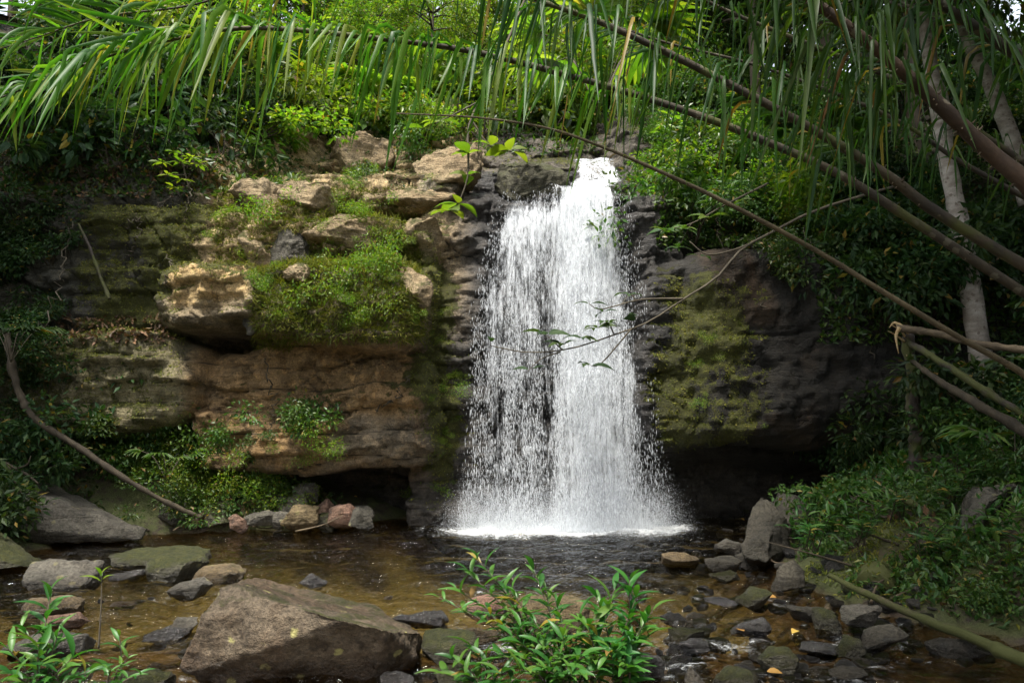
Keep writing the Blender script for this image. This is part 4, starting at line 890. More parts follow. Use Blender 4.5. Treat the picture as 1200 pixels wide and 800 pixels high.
# cover on the banks (ground sheet)
def bank_cover(name, n, xr, yr, L, wid, mat, label, cat, seed, tmpl=L_SMALL, h=.25, cond=None):
    r2 = np.random.default_rng(seed); x, y = r2.uniform(*xr, n), r2.uniform(*yr, n); z = ground_z(x, y); ok = z > .06
    pn = fbm(P3(x * 1.3, y * 1.3), 3, seed); ok &= pn > -.08
    if cond is not None: ok &= cond(x, y, z)
    x, y, z = x[ok], y[ok], z[ok]; n = len(x); hh = h * r2.random(n) ** 1.3
    D = unit(rdir(n, r2) + np.array([0, -.2, -.1])); N = unit(rdir(n, r2) * .5 + np.array([0, -.2, 1])); Ls = L * r2.uniform(.5, 1.3, n)
    V, Fa = leaves(np.stack([x, y, z + hh], 1), D, N, Ls, Ls * wid, tmpl); return tag(mesh(name, V, Fa, M[mat], smooth=False), label, cat, kind='stuff')
bank_cover('ground_cover', 26000, (3.2, 9), (4.6, 12), .11, .40, 'lf_glossy', 'dense green ground cover on the right bank', 'ground cover', 21, h=.26, cond=lambda x, y, z: (x > bank_r(y) + .3) & (np.hypot(x - 3.85, y - 7.6) > .75))
bank_cover('ground_cover', 26000, (2.9, 6.5), (4.2, 9), .08, .4, 'lf_mid', 'low green plants on the bank by the near pole', 'ground cover', 26, h=.16, cond=lambda x, y, z: (x > bank_r(y) + .08) & (np.hypot(x - 3.85, y - 7.6) > .45))
bank_cover('leaf_litter', 3500, (3.0, 9), (5.5, 12.5), .10, .5, 'lf_litter', 'brown dead leaves on the right bank', 'leaf litter', 22, h=.03)
bank_cover('ground_cover', 14000, (-10, -3), (9, 13), .11, .42, 'lf_dark', 'dark ground cover on the left bank', 'ground cover', 23, h=.35)
bank_cover('moss', 14000, (2.9, 5.2), (6.4, 10), .05, .3, 'lf_moss', 'mossy green sward on the right bank', 'moss', 24, h=.02, cond=lambda x, y, z: x < bank_r(y) + 1.3)
# right bank plants
def bank_plants(kind, n, xr, yr, s0, s1, label, group, cat='plant'):
    for k in range(n):
        x, y = rs.uniform(*xr), rs.uniform(*yr); z = float(ground_z(x, y))
        if z < .1 or math.hypot(x - 3.9, y - 7.5) < .8: continue
        SH[kind].place(int(rs.integers(9)), (x, y, z - .05), rs.uniform(s0, s1), rs.uniform(0, 6.28), label, cat, group)
bank_plants('cushm', 20, (3.6, 7.5), (6, 9.5), .3, .7, 'green leafy plant on the right bank', 'leafy plants on the right bank')
bank_plants('cushm', 34, (-6.8, -3.6), (11.7, 12.6), .35, .75, 'leafy plant on the shore below the left cliff', 'plants on the shore below the left cliff')
bank_plants('cush', 22, (-6.2, -3.4), (11.8, 12.4), .35, .7, 'bright young plant by the shore stones', 'bright young plants by the shore stones')
bank_plants('dark', 14, (5.5, 9), (8, 12.5), .6, 1.2, 'dark shrub high on the right bank', 'dark shrubs high on the right bank', 'shrub')
bank_plants('dark', 12, (-10, -6.8), (8.5, 12.5), .6, 1.1, 'dark shrub on the left bank behind the long slab', 'dark shrubs behind the long slab', 'shrub')

# ------------------------------------------------------------------ trees
def make_tree(seed, H, R, n, leaf, mat, bark='bark', wid=.45, r0=.16, clear=.35):
    rng = np.random.default_rng(seed); root = bpy.data.objects.new('rainforest_tree', None); COL.objects.link(root)
    bg_ = Bag(); lean = rng.normal(size=2) * .06 * H
    tr = spline([(0, 0, -.4), (lean[0] * .3, lean[1] * .3, H * .35), (lean[0] * .8, lean[1] * .5, H * .65), (lean[0], lean[1], H * .92)], 24); bg_.tube(tr, np.linspace(r0, r0 * .25, 24), 9, .08, seed)
    cl = []
    for k in range(15):
        f = rng.uniform(clear, .95); b0 = tr[int(f * 23)]; a = rng.uniform(0, 2 * PI); ln = R * rng.uniform(.5, 1.0) * (1.15 - .6 * abs(f - .65))
        e = b0 + np.array([math.cos(a) * ln, math.sin(a) * ln, rng.uniform(.05, .5) * ln]); m = (b0 + e) / 2 + np.array([0, 0, .12 * ln]); bg_.tube(spline([b0, m, e], 8), np.linspace(r0 * .38, r0 * .07, 8), 5)
        cl += [e, m + (e - m) * .3]
        for j in range(2):
            e2 = e + rng.normal(size=3) * R * .28; bg_.tube(spline([m, (m + e2) / 2, e2], 6), np.linspace(r0 * .16, r0 * .05, 6), 4); cl.append(e2)
    cl.append(tr[-1]); cl = np.array(cl); bg_.build('trunk', M[bark], root)
    k = rng.integers(len(cl), size=n); d = rdir(n, rng); sz = R * rng.uniform(.16, .30, len(cl))[k]; P = cl[k] + d * (sz * rng.random(n) ** .45)[:, None] * np.array([1, 1, .7])
    D = unit(d * .7 + rng.normal(size=(n, 3)) * .6 + np.array([0, 0, -.45])); N = unit(rng.normal(size=(n, 3)) * .45 + np.array([0, 0, 1])); L = leaf * rng.uniform(.6, 1.25, n)
    V, Fa = leaves(P, D, N, L, L * wid, L_SMALL); mesh('crown', V, Fa, M[mat], root, smooth=False)
    return root
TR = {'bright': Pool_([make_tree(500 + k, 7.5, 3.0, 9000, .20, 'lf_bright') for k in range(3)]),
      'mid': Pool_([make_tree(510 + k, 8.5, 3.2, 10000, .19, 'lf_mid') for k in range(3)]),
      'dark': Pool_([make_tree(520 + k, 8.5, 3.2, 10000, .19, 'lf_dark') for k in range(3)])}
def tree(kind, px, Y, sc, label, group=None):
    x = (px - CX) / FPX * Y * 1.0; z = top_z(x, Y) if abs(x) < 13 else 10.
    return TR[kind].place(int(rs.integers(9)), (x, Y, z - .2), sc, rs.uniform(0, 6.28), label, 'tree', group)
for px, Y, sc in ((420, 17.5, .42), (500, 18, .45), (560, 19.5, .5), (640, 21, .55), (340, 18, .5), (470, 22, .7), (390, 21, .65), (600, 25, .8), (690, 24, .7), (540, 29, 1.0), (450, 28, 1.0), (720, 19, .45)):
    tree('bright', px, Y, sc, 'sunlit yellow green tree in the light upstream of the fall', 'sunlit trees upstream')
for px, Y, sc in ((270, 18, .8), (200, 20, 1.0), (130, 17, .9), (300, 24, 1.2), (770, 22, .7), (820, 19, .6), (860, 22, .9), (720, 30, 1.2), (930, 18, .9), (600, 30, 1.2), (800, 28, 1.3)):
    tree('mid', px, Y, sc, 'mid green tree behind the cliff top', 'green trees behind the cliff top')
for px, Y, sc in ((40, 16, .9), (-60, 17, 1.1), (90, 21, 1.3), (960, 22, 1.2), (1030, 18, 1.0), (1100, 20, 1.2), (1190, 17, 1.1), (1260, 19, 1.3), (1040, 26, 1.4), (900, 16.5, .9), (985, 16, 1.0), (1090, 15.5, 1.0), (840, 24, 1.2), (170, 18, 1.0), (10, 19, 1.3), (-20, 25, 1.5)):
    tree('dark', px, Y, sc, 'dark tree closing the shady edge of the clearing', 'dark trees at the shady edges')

# two pale trunks on the right slope, their crowns over the frame
def pale_tree(label, pts, r0, r1, seed, fork=None):
    P = np.array([tuple(at(*q_)) for q_ in pts]); root = empty('pale_trunk_tree', P[0], label, 'tree', None); b0 = P[0].copy()
    top = P[-1]; P = np.vstack([P, top + np.array([-.4, -.6, 2.2]), top + np.array([-.6, -1.6, 4.2])]); n = 50; C = spline(P, n); bg_ = Bag(); bg_.tube(C, np.linspace(r0, r1 * .5, n), 12, .09, seed)
    if fork is not None:
        Q = np.array([tuple(at(*q_)) for q_ in fork]); bg_.tube(spline(np.vstack([Q, Q[-1] + np.array([.3, -.3, 2.5])]), 20), np.linspace(r1 * .8, r1 * .4, 20), 10, .08, seed + 1)
    cl = []; rng = np.random.default_rng(seed)
    for k in range(12):
        b1 = C[int(rng.integers(38, 50))]; a = rng.uniform(0, 2 * PI); ln = rng.uniform(1.5, 3.5); e = b1 + np.array([math.cos(a) * ln, math.sin(a) * ln - .5, rng.uniform(0, 1.2)]); bg_.tube(spline([b1, (b1 + e) / 2 + np.array([0, 0, .3]), e], 8), np.linspace(r1 * .4, r1 * .1, 8), 5); cl += [e, (b1 + e) / 2]
    bg_.build('trunk', M['bark_pale'], root, origin=b0); cl = np.array(cl); n = 9000; k = rng.integers(len(cl), size=n); d = rdir(n, rng); Pl = cl[k] + d * (1.1 * rng.random(n) ** .5)[:, None]
    L = .2 * rng.uniform(.6, 1.2, n); V, Fa = leaves(Pl - b0, unit(d + np.array([0, 0, -.4])), unit(rng.normal(size=(n, 3)) * .4 + np.array([0, 0, 1])), L, L * .45, L_SMALL); mesh('crown', V, Fa, M['lf_mid'], root, smooth=False)
pale_tree('pale blotched tree trunk with a fork, standing behind the palm stems', [(1152, 430, 11.2), (1142, 372, 11.2), (1130, 290, 11.3), (1114, 210, 11.4), (1103, 150, 11.4), (1094, 95, 11.4), (1085, 40, 11.4)], .17, .14, 3, [(1108, 175, 11.4), (1105, 120, 11.45), (1092, 55, 11.6)])
pale_tree('thinner pale trunk leaning left at the upper right corner', [(1205, 240, 11.8), (1188, 170, 11.8), (1165, 110, 11.8), (1146, 70, 11.8), (1125, 20, 11.8)], .15, .12, 4)

# unseen wood around: crowns added to shade both sides and dim light from behind
def forest(name, blobs, per, leaf, mat, label, seed):
    r2 = np.random.default_rng(seed); V, Fa, off = [], [], 0; bg_ = Bag(); Pl = []
    for x, y, z, R in blobs:
        n = int(per * R ** 2); d = rdir(n, r2); sub = r2.normal(size=(14, 3)) * np.array([.45, .45, .22]) * R; k = r2.integers(14, size=n)
        Pl.append(np.array([x, y, z]) + sub[k] + d * (R * .36 * r2.random(n) ** .5)[:, None])
        gz = min(float(ground_z(x, y)) if y < 13 else 8., 9); bx = math.copysign(max(abs(x), .85 * y + 1.0), x) if y > -1 else x
        bg_.tube(spline([(bx + .5, y + .3, gz - .3), (bx + .1, y, (gz + z) / 2), (x, y, z)], 10), np.linspace(.22, .07, 10), 7)
    Pl = np.vstack(Pl); n = len(Pl); L = leaf * r2.uniform(.6, 1.3, n); V, Fa = leaves(Pl, unit(rdir(n, r2) + np.array([0, 0, -.3])), unit(r2.normal(size=(n, 3)) * .5 + np.array([0, 0, 1])), L, L * .5, L_SMALL)
    o = mesh(name, V, Fa, M[mat], smooth=False); tag(o, label, 'forest', kind='stuff')
    t_ = bg_.build('trunk', M['bark_dark'], o); return o
forest('forest', [(8.5, 6.5, 10.5, 3.2), (6.0, 4.0, 10.8, 2.6), (5.6, 7.2, 11.0, 2.2), (8.0, 9.5, 10.8, 2.8), (9.5, 2.5, 9.5, 3.2), (6.5, 1.0, 10.0, 2.6), (11.5, 7, 8.5, 3.0), (12.5, 3, 7, 3), (10.8, 11.0, 8.6, 2.8), (3.4, 4.5, 10.8, 1.9), (9, -2, 8, 3.2),
  (3.7, 9.0, 11.4, 1.8), (5.6, 9.6, 11.6, 1.9), (2.4, 1.6, 9.6, 1.7), (1.6, .2, 9.4, 1.4), (3.4, 6.6, 11.0, 1.7), (7.4, 10.6, 12.2, 2.0), (3.2, .4, 9.2, 1.6), (2.6, 3.4, 10.2, 1.3), (2.3, 4.8, 10.8, 1.5), (1.1, 1.9, 10.0, 1.2), (4.6, 8.0, 11.4, 1.6)], 850, .24, 'lf_dark', 'unseen tall wood added to shade the right bank', 61)
forest('forest', [(-10.0, 8.5, 10.8, 2.6), (-9.5, 6.0, 11.0, 2.4), (-12, 5.5, 9.5, 3.2), (-12, 11, 9.0, 3.0), (-10.5, 3, 9.5, 2.6), (-9.0, 9.9, 11.4, 1.6), (-12.5, 1, 8.0, 3.0), (-11, 8, 6.0, 2.4), (-10.4, 10.2, 11.4, 2.2)], 560, .24, 'lf_dark', 'unseen tall wood added to shade the left bank', 62)
forest('forest', [(-9, -6, 5, 3.4), (-4, -10, 4, 3.4), (1, -11, 4, 3.6), (6, -9, 5, 3.4), (10, -5, 6, 3.2), (-3, -12, 6, 3.0), (3, -13, 6, 3.0), (-8, -9, 3.5, 3), (8, -9, 3.5, 3)], 420, .26, 'lf_dark', 'unseen wood added behind the camera to dim the fill light', 63)

# ------------------------------------------------------------------ the thorny palm over the water
palm = empty('thorny_palm', (5.6, 4.9, float(ground_z(5.6, 4.9))), 'thorny feather palm arching over the stream from beyond the right edge', 'palm')
pb = np.array(palm.location); crown = np.array([5.5, 4.85, 1.35])
bg_ = Bag(); bg_.tube(spline([pb + (0, 0, -.2), (pb + crown) / 2, crown + (0, 0, .15)], 14), np.linspace(.17, .14, 14), 12, .12, 8); bg_.build('trunk', M['rachis_brown'], palm, origin=pb)
def frond(px_pts, r0, r1, leaf_from, leaf_to, nl, L0, droop, mat, rmat='rachis', thorns=0, seed=1, up_tip=0., width=.030, to_crown=True, both=1.0, fall_=1.0):
    """rachis through the given sight lines (tip last); leaflets along both sides between two fractions of its length"""
    rng = np.random.default_rng(seed)
    P = np.array([tuple(at(*q_)) for q_ in px_pts])
    if to_crown: P = np.vstack([crown, P[0] + (crown - P[0]) * .45 + np.array([0, 0, .12]), P])
    n = 110; C = spline(P, n); R = np.linspace(r0, r1, n)
    root = bpy.data.objects.new('frond', None); COL.objects.link(root); root.parent = palm; root.location = (0, 0, 0)
    bg_ = Bag(); bg_.tube(C, R, 9, .06, seed); bg_.build('rachis', M[rmat], root, origin=pb)
    T = unit(np.gradient(C, axis=0)); S = unit(np.cross(T, np.array([0, 0, 1.]))); U = np.cross(S, T)
    if nl:
        bl = Bag(); seg = 9; tt = np.linspace(0, 1, seg + 1)
        wprof = np.interp(tt, [0, .06, .3, .7, 1], [.35, .7, 1, .7, .02])
        for k in range(nl):
            f = leaf_from + (leaf_to - leaf_from) * (k + rng.uniform(-.4, .4)) / nl
            i = int(np.clip(f * (n - 1), 0, n - 1)); side = 1 if k % 2 else -1
            if rng.random() > both and side < 0: continue
            L = L0 * rng.choice([.5, .75, .95, 1.1, 1.45], p=[.15, .25, .3, .2, .1]) * rng.uniform(.85, 1.15) * np.interp((f - leaf_from) / (leaf_to - leaf_from), [0, .15, .6, 1], [.8, 1.05, 1, .62]); w = width * rng.uniform(.65, 1.2) * (.6 + .4 * L / L0)
            tipf = (f - leaf_from) / (leaf_to - leaf_from); ut = up_tip * sstep(.45, .95, tipf)
            d0 = T[i] * rng.uniform(.3, .8) + S[i] * side * rng.uniform(.4, 1.0) + U[i] * rng.uniform(-.1, .35); g = rng.uniform(.8, .97)
            if rng.random() < ut * (.75 if side > 0 else .3): g = rng.uniform(.05, .3); d0 = d0 + T[i] * .5 + np.array([0, 0, rng.uniform(.1, .5)])
            d0 = d0 / np.linalg.norm(d0); p = C[i] + U[i] * R[i] * .3; pts = [p]; ds = []
            bend = rng.uniform(-.05, .16) / droop; hang = np.array([0, 0, -1.]) + .22 * d0 * np.array([1, 1, 0]) + .15 * rng.normal(size=3)
            for q_ in range(seg):
                u_ = q_ / seg; b_ = g * sstep(bend, bend + .3 / droop, u_); d = d0 * (1 - b_) + hang * b_ + np.array([0, 0, -.25 * u_]) + .015 * rng.normal(size=3)
                d /= np.linalg.norm(d); p = p + d * L / seg; pts.append(p); ds.append(d)
            ds.append(ds[-1]); pts, ds = np.array(pts), np.array(ds)
            tw = rng.uniform(0, PI); base_s = np.cross(ds, np.array([math.cos(tw), math.sin(tw), .15])); A = unit(base_s); Bn = np.cross(A, ds)
            w *= .82 if mat == 'palm_shaded' else 1; ww = (w * wprof)[:, None]; V = np.stack([pts + A * ww * .5 + Bn * ww * .18, pts, pts - A * ww * .5 + Bn * ww * .18], 1).reshape(-1, 3)
            a = np.arange(seg) * 3; Q = np.vstack([np.stack([a, a + 1, a + 4, a + 3], 1), np.stack([a + 1, a + 2, a + 5, a + 4], 1)]); bl.add(V, Q)
        o = bl.build('leaflets', M[mat], root, origin=pb); o['kind'] = 'stuff'
    if thorns:
        bt = Bag()
        for k in range(thorns):
            i = int(rng.integers(8, n - 2)); a = rng.uniform(0, 2 * PI); d = S[i] * math.cos(a) + U[i] * math.sin(a); p = C[i] + d * R[i] * .85
            bt.tube(np.array([p, p + d * R[i] * .35, p + d * R[i] * .8 + T[i] * R[i] * .15]), np.array([R[i] * .2, R[i] * .1, .0008]), 5)
        o = bt.build('thorns', M['dead'], root, origin=pb); o['kind'] = 'stuff'
    return root
# F1 long lit frond sweeping to the left edge
frond([(1250, 372, 4.75), (1087, 270, 4.7), (986, 206, 4.65), (895, 165, 4.6), (803, 130, 4.5), (700, 98, 4.4), (560, 62, 4.25), (440, 45, 4.15), (300, 33, 4.05), (210, 45, 4.0), (130, 65, 3.95), (60, 92, 3.9), (-40, 130, 3.85)],
      .038, .004, .46, 1.0, 330, .60, 1.25, 'palm', seed=2, up_tip=.85, thorns=60)
frond([(1250, 340, 4.3), (1104, 253, 4.25), (1036, 203, 4.2), (935, 142, 4.1), (800, 71, 4.0), (700, 25, 3.9), (630, 0, 3.85), (520, -45, 3.8), (400, -70, 3.7)],
      .044, .006, .42, .93, 124, .70, 1.2, 'palm_shaded', seed=3, thorns=60)
frond([(1260, 262, 3.5), (1160, 178, 3.45), (1100, 122, 3.4), (1030, 60, 3.35), (950, 0, 3.3), (860, -60, 3.25), (740, -110, 3.2)],
      .056, .012, .54, 1.0, 130, .7, 1.2, 'palm_shaded', 'rachis_brown', thorns=130, seed=4)
frond([(1260, 100, 3.9), (1210, 76, 3.85), (1140, 30, 3.8), (1080, -10, 3.75), (980, -70, 3.7), (850, -110, 3.6)],
      .05, .012, .42, 1.0, 110, .6, 1.2, 'palm_shaded', seed=5, thorns=40)
frond([(1260, 232, 4.9), (1200, 190, 4.85), (1070, 105, 4.8), (985, 67, 4.75), (868, 20, 4.7), (790, -15, 4.6), (680, -50, 4.5), (560, -70, 4.4)],
      .028, .006, .30, 1.0, 120, .62, 1.2, 'palm_shaded', seed=6, thorns=50)
frond([(1270, 268, 5.3), (1198, 230, 5.25), (1120, 186, 5.2), (1060, 146, 5.2), (980, 110, 5.2), (880, 75, 5.2), (780, 50, 5.1), (690, 20, 5.1), (600, -5, 5.0)],
      .026, .005, .40, 1.0, 90, .62, 1.1, 'palm_shaded', seed=7)
frond([(1250, 470, 4.6), (1190, 432, 4.55), (1120, 393, 4.5), (1040, 345, 4.45), (950, 290, 4.4), (840, 232, 4.3), (760, 195, 4.25), (700, 170, 4.2), (640, 150, 4.15), (560, 138, 4.1), (465, 133, 4.05)],
      .026, .004, .62, .98, 36, .16, .5, 'palm', 'rachis_dead', seed=8, width=.006, thorns=70)
frond([(460, -60, 5.2), (330, -30, 5.2), (230, 5, 5.15), (120, 20, 5.1), (40, 45, 5.0), (-40, 70, 5.0)], .012, .003, .05, 1.0, 130, .75, .35, 'palm', seed=9, up_tip=.9, to_crown=False, width=.03)

# ------------------------------------------------------------------ fallen and broken wood
def wood(name, label, cat, pts, r0, r1, mat, bump=.12, seed=1, n=40, sides=10, extra=None, emat=None, group=None):
    P = np.array([tuple(at(*q_)) for q_ in pts]); root = empty(name, P[0], label, cat, group); bg_ = Bag(); n = max(n, 70); rr_ = np.linspace(r0, r1, n); kr = np.random.default_rng(seed + 50)
    for q_ in kr.uniform(.05, .95, 6): rr_ = rr_ * (1 + kr.uniform(.1, .35) * np.exp(-((np.linspace(0, 1, n) - q_) / .013) ** 2))
    Cs = spline(P, n); Cs[1:-1] += .12 * (r0 + r1) * fbm(P3(np.linspace(0, 7, n - 2)[:, None] + seed, np.array([[1.5, 4.2, 8.8]])), 2, seed)
    bg_.tube(Cs, rr_, sides, bump + .06, seed); bg_.build('stem', M[mat], root, origin=P[0])
    if extra:
        be = Bag()
        for q_ in extra: be.tube(spline([tuple(at(*s)) for s in q_[0]], 8), np.linspace(q_[1], q_[2], 8), 6, .15, seed)
        be.build('splinters' if emat == 'splinter' else 'twigs', M[emat or mat], root, origin=P[0])
    return root
wood('fallen_log', 'long brown fallen trunk sloping from the left bank down to the pool', 'log', [(8, 385, 10.6), (14, 430, 10.6), (24, 462, 10.6), (42, 492, 10.6), (90, 522, 10.65), (150, 562, 10.8), (195, 588, 11.0), (236, 607, 11.2)], .052, .034, 'bark', bump=.25, seed=3, n=90)
wood('broken_tree', 'dark upright broken trunk with a splintered top before the right cliff', 'trunk', [(1076, 562, 9.3), (1072, 500, 9.3), (1068, 440, 9.3), (1063, 395, 9.3)], .085, .075, 'bark_dark', seed=4,
     extra=[([(1063, 398, 9.3), (1056, 388, 9.2), (1044, 380, 9.15)], .02, .004), ([(1066, 396, 9.28), (1060, 384, 9.2), (1050, 378, 9.2)], .02, .003), ([(1060, 400, 9.25), (1052, 394, 9.2), (1041, 388, 9.1)], .018, .003)], emat='splinter')
wood('broken_branch', 'pale splintered branch lying level from the top of the broken trunk', 'branch', [(1052, 385, 9.15), (1090, 390, 8.9), (1150, 403, 8.6), (1260, 420, 8.1)], .05, .035, 'dead', seed=5,
     extra=[([(1054, 384, 9.1), (1050, 395, 9.1), (1053, 414, 9.1)], .03, .006), ([(1058, 383, 9.15), (1048, 378, 9.2), (1042, 384, 9.2)], .03, .004)], emat='splinter')
wood('broken_branch', 'upper of the two dark broken branches sloping down right from the trunk', 'branch', [(1066, 402, 9.2), (1100, 422, 8.7), (1150, 455, 8.2), (1240, 512, 7.6)], .04, .042, 'bark_dark', seed=6)
wood('broken_branch', 'lower brown broken branch with a torn tip, sloping down right', 'branch', [(1066, 420, 9.0), (1100, 446, 8.4), (1150, 476, 7.8), (1240, 530, 7.1)], .025, .058, 'bark', seed=7,
     extra=[([(1075, 428, 8.9), (1068, 420, 8.95), (1062, 416, 9.0)], .02, .003)], emat='splinter')
wood('leaning_pole', 'long mossy pole lying from the right bank down across the lower stream', 'pole', [(972, 674, 7.2), (1010, 693, 6.6), (1080, 723, 5.9), (1150, 752, 5.3), (1250, 795, 4.7)], .024, .045, 'bark_mossy', seed=8)
wood('leaning_pole', 'upper mossy pole resting among the plants of the right bank', 'pole', [(1035, 572, 8.4), (1070, 590, 8.0), (1120, 618, 7.5), (1165, 638, 7.1), (1260, 680, 6.5)], .032, .055, 'bark_mossy', seed=9)
wood('mossy_log', 'thick moss covered log end lying on the right bank', 'log', [(1052, 628, 8.3), (1040, 655, 7.6), (1026, 690, 6.95)], .17, .19, 'bark_mossy', seed=10)
lg = [o for o in COL.objects if o.get('category') == 'log'][-1]; ch_ = lg.children[0].data; vv = np.array([v.co for v in ch_.vertices]); vn = np.array([v.normal for v in ch_.vertices]); r3 = np.random.default_rng(8)
k_ = r3.integers(len(vv), size=2600); V_, F_ = leaves(vv[k_] + r3.normal(size=(2600, 3)) * .015, vn[k_] + .7 * rdir(2600, r3), vn[k_] + .5 * rdir(2600, r3), .045 * r3.uniform(.5, 1.3, 2600), .016, L_SMALL); mo_ = mesh('moss', V_, F_, M['lf_moss'], lg, smooth=False); mo_['kind'] = 'stuff'
wood('driftwood', 'brown splintered driftwood at the right edge above dark water', 'branch', [(1120, 684, 6.6), (1160, 690, 6.3), (1200, 706, 6.0), (1260, 716, 5.8)], .03, .09, 'bark', seed=11, extra=[([(1098, 712, 6.5), (1085, 705, 6.6), (1075, 738, 6.4)], .025, .02), ([(1200, 690, 6.2), (1160, 680, 6.4), (1110, 690, 6.5)], .03, .012)])
wood('dead_branch', 'bare forked branch lying over the top of the left grey slab', 'branch', [(-30, 528, 10.2), (0, 540, 10.2), (25, 552, 10.2), (45, 566, 10.2)], .03, .012, 'bark', seed=12, extra=[([(10, 545, 10.2), (18, 565, 10.15), (28, 582, 10.1)], .018, .008), ([(20, 549, 10.2), (32, 544, 10.1), (36, 534, 10.1)], .015, .006)])
wood('bare_branch', 'dark bare stick hanging on the mossy left wall', 'branch', [(92, 262, 12.0), (105, 290, 12.0), (118, 325, 11.95), (128, 350, 11.9)], .018, .03, 'bark_dark', seed=13, bump=.3)

for k in range(26):   # dry sticks caught on the banks
    x_, y_ = [(rs.uniform(2.9, 5.6), rs.uniform(5.6, 9.5)), (rs.uniform(-6.4, -3.2), rs.uniform(11.3, 12.3))][k % 3 == 0]
    z_ = max(.03, float(ground_z(x_, y_))) + .06; a_ = rs.uniform(0, PI); l_ = rs.uniform(.3, .9); d_ = np.array([math.cos(a_), math.sin(a_) * .6, rs.uniform(-.1, .35)]) * l_
    b_ = Bag(); C_ = spline([(0, 0, 0), d_ * .5 + rs.normal(size=3) * .05, d_], 14); b_.tube(C_, np.linspace(.014, .005, 14), 6, .15, k); b_.tube(spline([C_[7], C_[7] + rs.normal(size=3) * .12 + d_ * .2], 5), np.linspace(.008, .003, 5), 5)
    o = b_.build('stick', M['bark' if k % 2 else 'dead'], origin=(0, 0, 0)); o.location = (x_, y_, z_); tag(o, 'thin dry stick lying on the %s' % ('left shore below the cliff' if k % 3 == 0 else 'right bank among the plants'), 'stick', 'sticks on the left shore' if k % 3 == 0 else 'sticks on the right bank')
# lianas on the left wall and upper right
def vine(label, pts, r, group):
    P = spline([tuple(at(*q_)) for q_ in pts], 30); P[1:-1] += .04 * np.random.default_rng(int(pts[0][0])).normal(size=(28, 3)); b_ = Bag(); b_.tube(P, r, 5)
    o = b_.build('vine', M['twig'], origin=P[0]); o.location = P[0]; tag(o, label, 'vine', group)
for k, (a_, b_, c_, d_) in enumerate([(70, 210, 75, 330), (85, 260, 40, 400), (200, 230, 140, 265), (198, 300, 196, 330), (20, 250, 5, 390), (160, 250, 150, 300), (310, 420, 318, 500), (225, 160, 215, 250), (480, 440, 440, 480)]):
    p, _ = hit1(a_, b_); q_, _ = hit1(c_, d_); vine('thin bare vine hanging on the left rock wall', [(a_, b_, p.y - .15), ((a_ + c_) / 2 + 6, (b_ + d_) / 2 + 5, (p.y + q_.y) / 2 - .2), (c_, d_, q_.y - .12)], .011, 'thin vines on the left wall')

for k, (a_, b_, c_, d_) in enumerate([(840, 230, 862, 330), (935, 200, 955, 300), (985, 250, 980, 350), (1010, 290, 1025, 420), (905, 285, 898, 360), (1060, 260, 1050, 380)]):
    p, _ = hit1(a_, b_); q_, _ = hit1(c_, d_); vine('thin root hanging over the edge of the dark right overhang', [(a_, b_, p.y - .15), ((a_ + c_) / 2 - 6, (b_ + d_) / 2 + 5, (p.y + q_.y) / 2 - .2), (c_, d_, q_.y - .12)], .012, 'thin roots over the right overhang')
# branch with leaves hanging before the fall
def sprig(name, label, cat, stems, leafspots, L, wid, mat, wood_='twig', seed=1, tmpl=L_LANCE, group=None, up=.3, drop=.2):
    """stems: list of (sight-line points, r0, r1); leafspots: list of (px, py, Y, count, spread in m)"""
    rng = np.random.default_rng(seed); o0 = at(*stems[0][0][0]); root = empty(name, o0, label, cat, group); bg_ = Bag()
    for pts, r0, r1 in stems: bg_.tube(spline([tuple(at(*q_)) for q_ in pts], 24), np.linspace(r0, r1, 24), 6, .1, seed)
    bg_.build('twig', M[wood_], root, origin=o0); P, D, N = [], [], []
    for px, py, Y, c, sp in leafspots:
        a0 = rng.uniform(0, 6.28)
        for k in range(c):
            a = a0 + k * 2.4; d = np.array([math.cos(a), math.sin(a) * .8, rng.uniform(-drop, up)]); P.append(np.array(at(px, py, Y)) + d * sp * rng.uniform(0, .3)); D.append(d); N.append(np.array([0, -.35, 1.]) + .3 * rng.normal(size=3))
    n = len(P); Ls = L * rng.uniform(.65, 1.15, n); V, Fa = leaves(np.array(P), np.array(D), np.array(N), Ls, Ls * wid, tmpl); mesh('foliage', V - np.array(o0), Fa, M[mat], root, smooth=True); return root
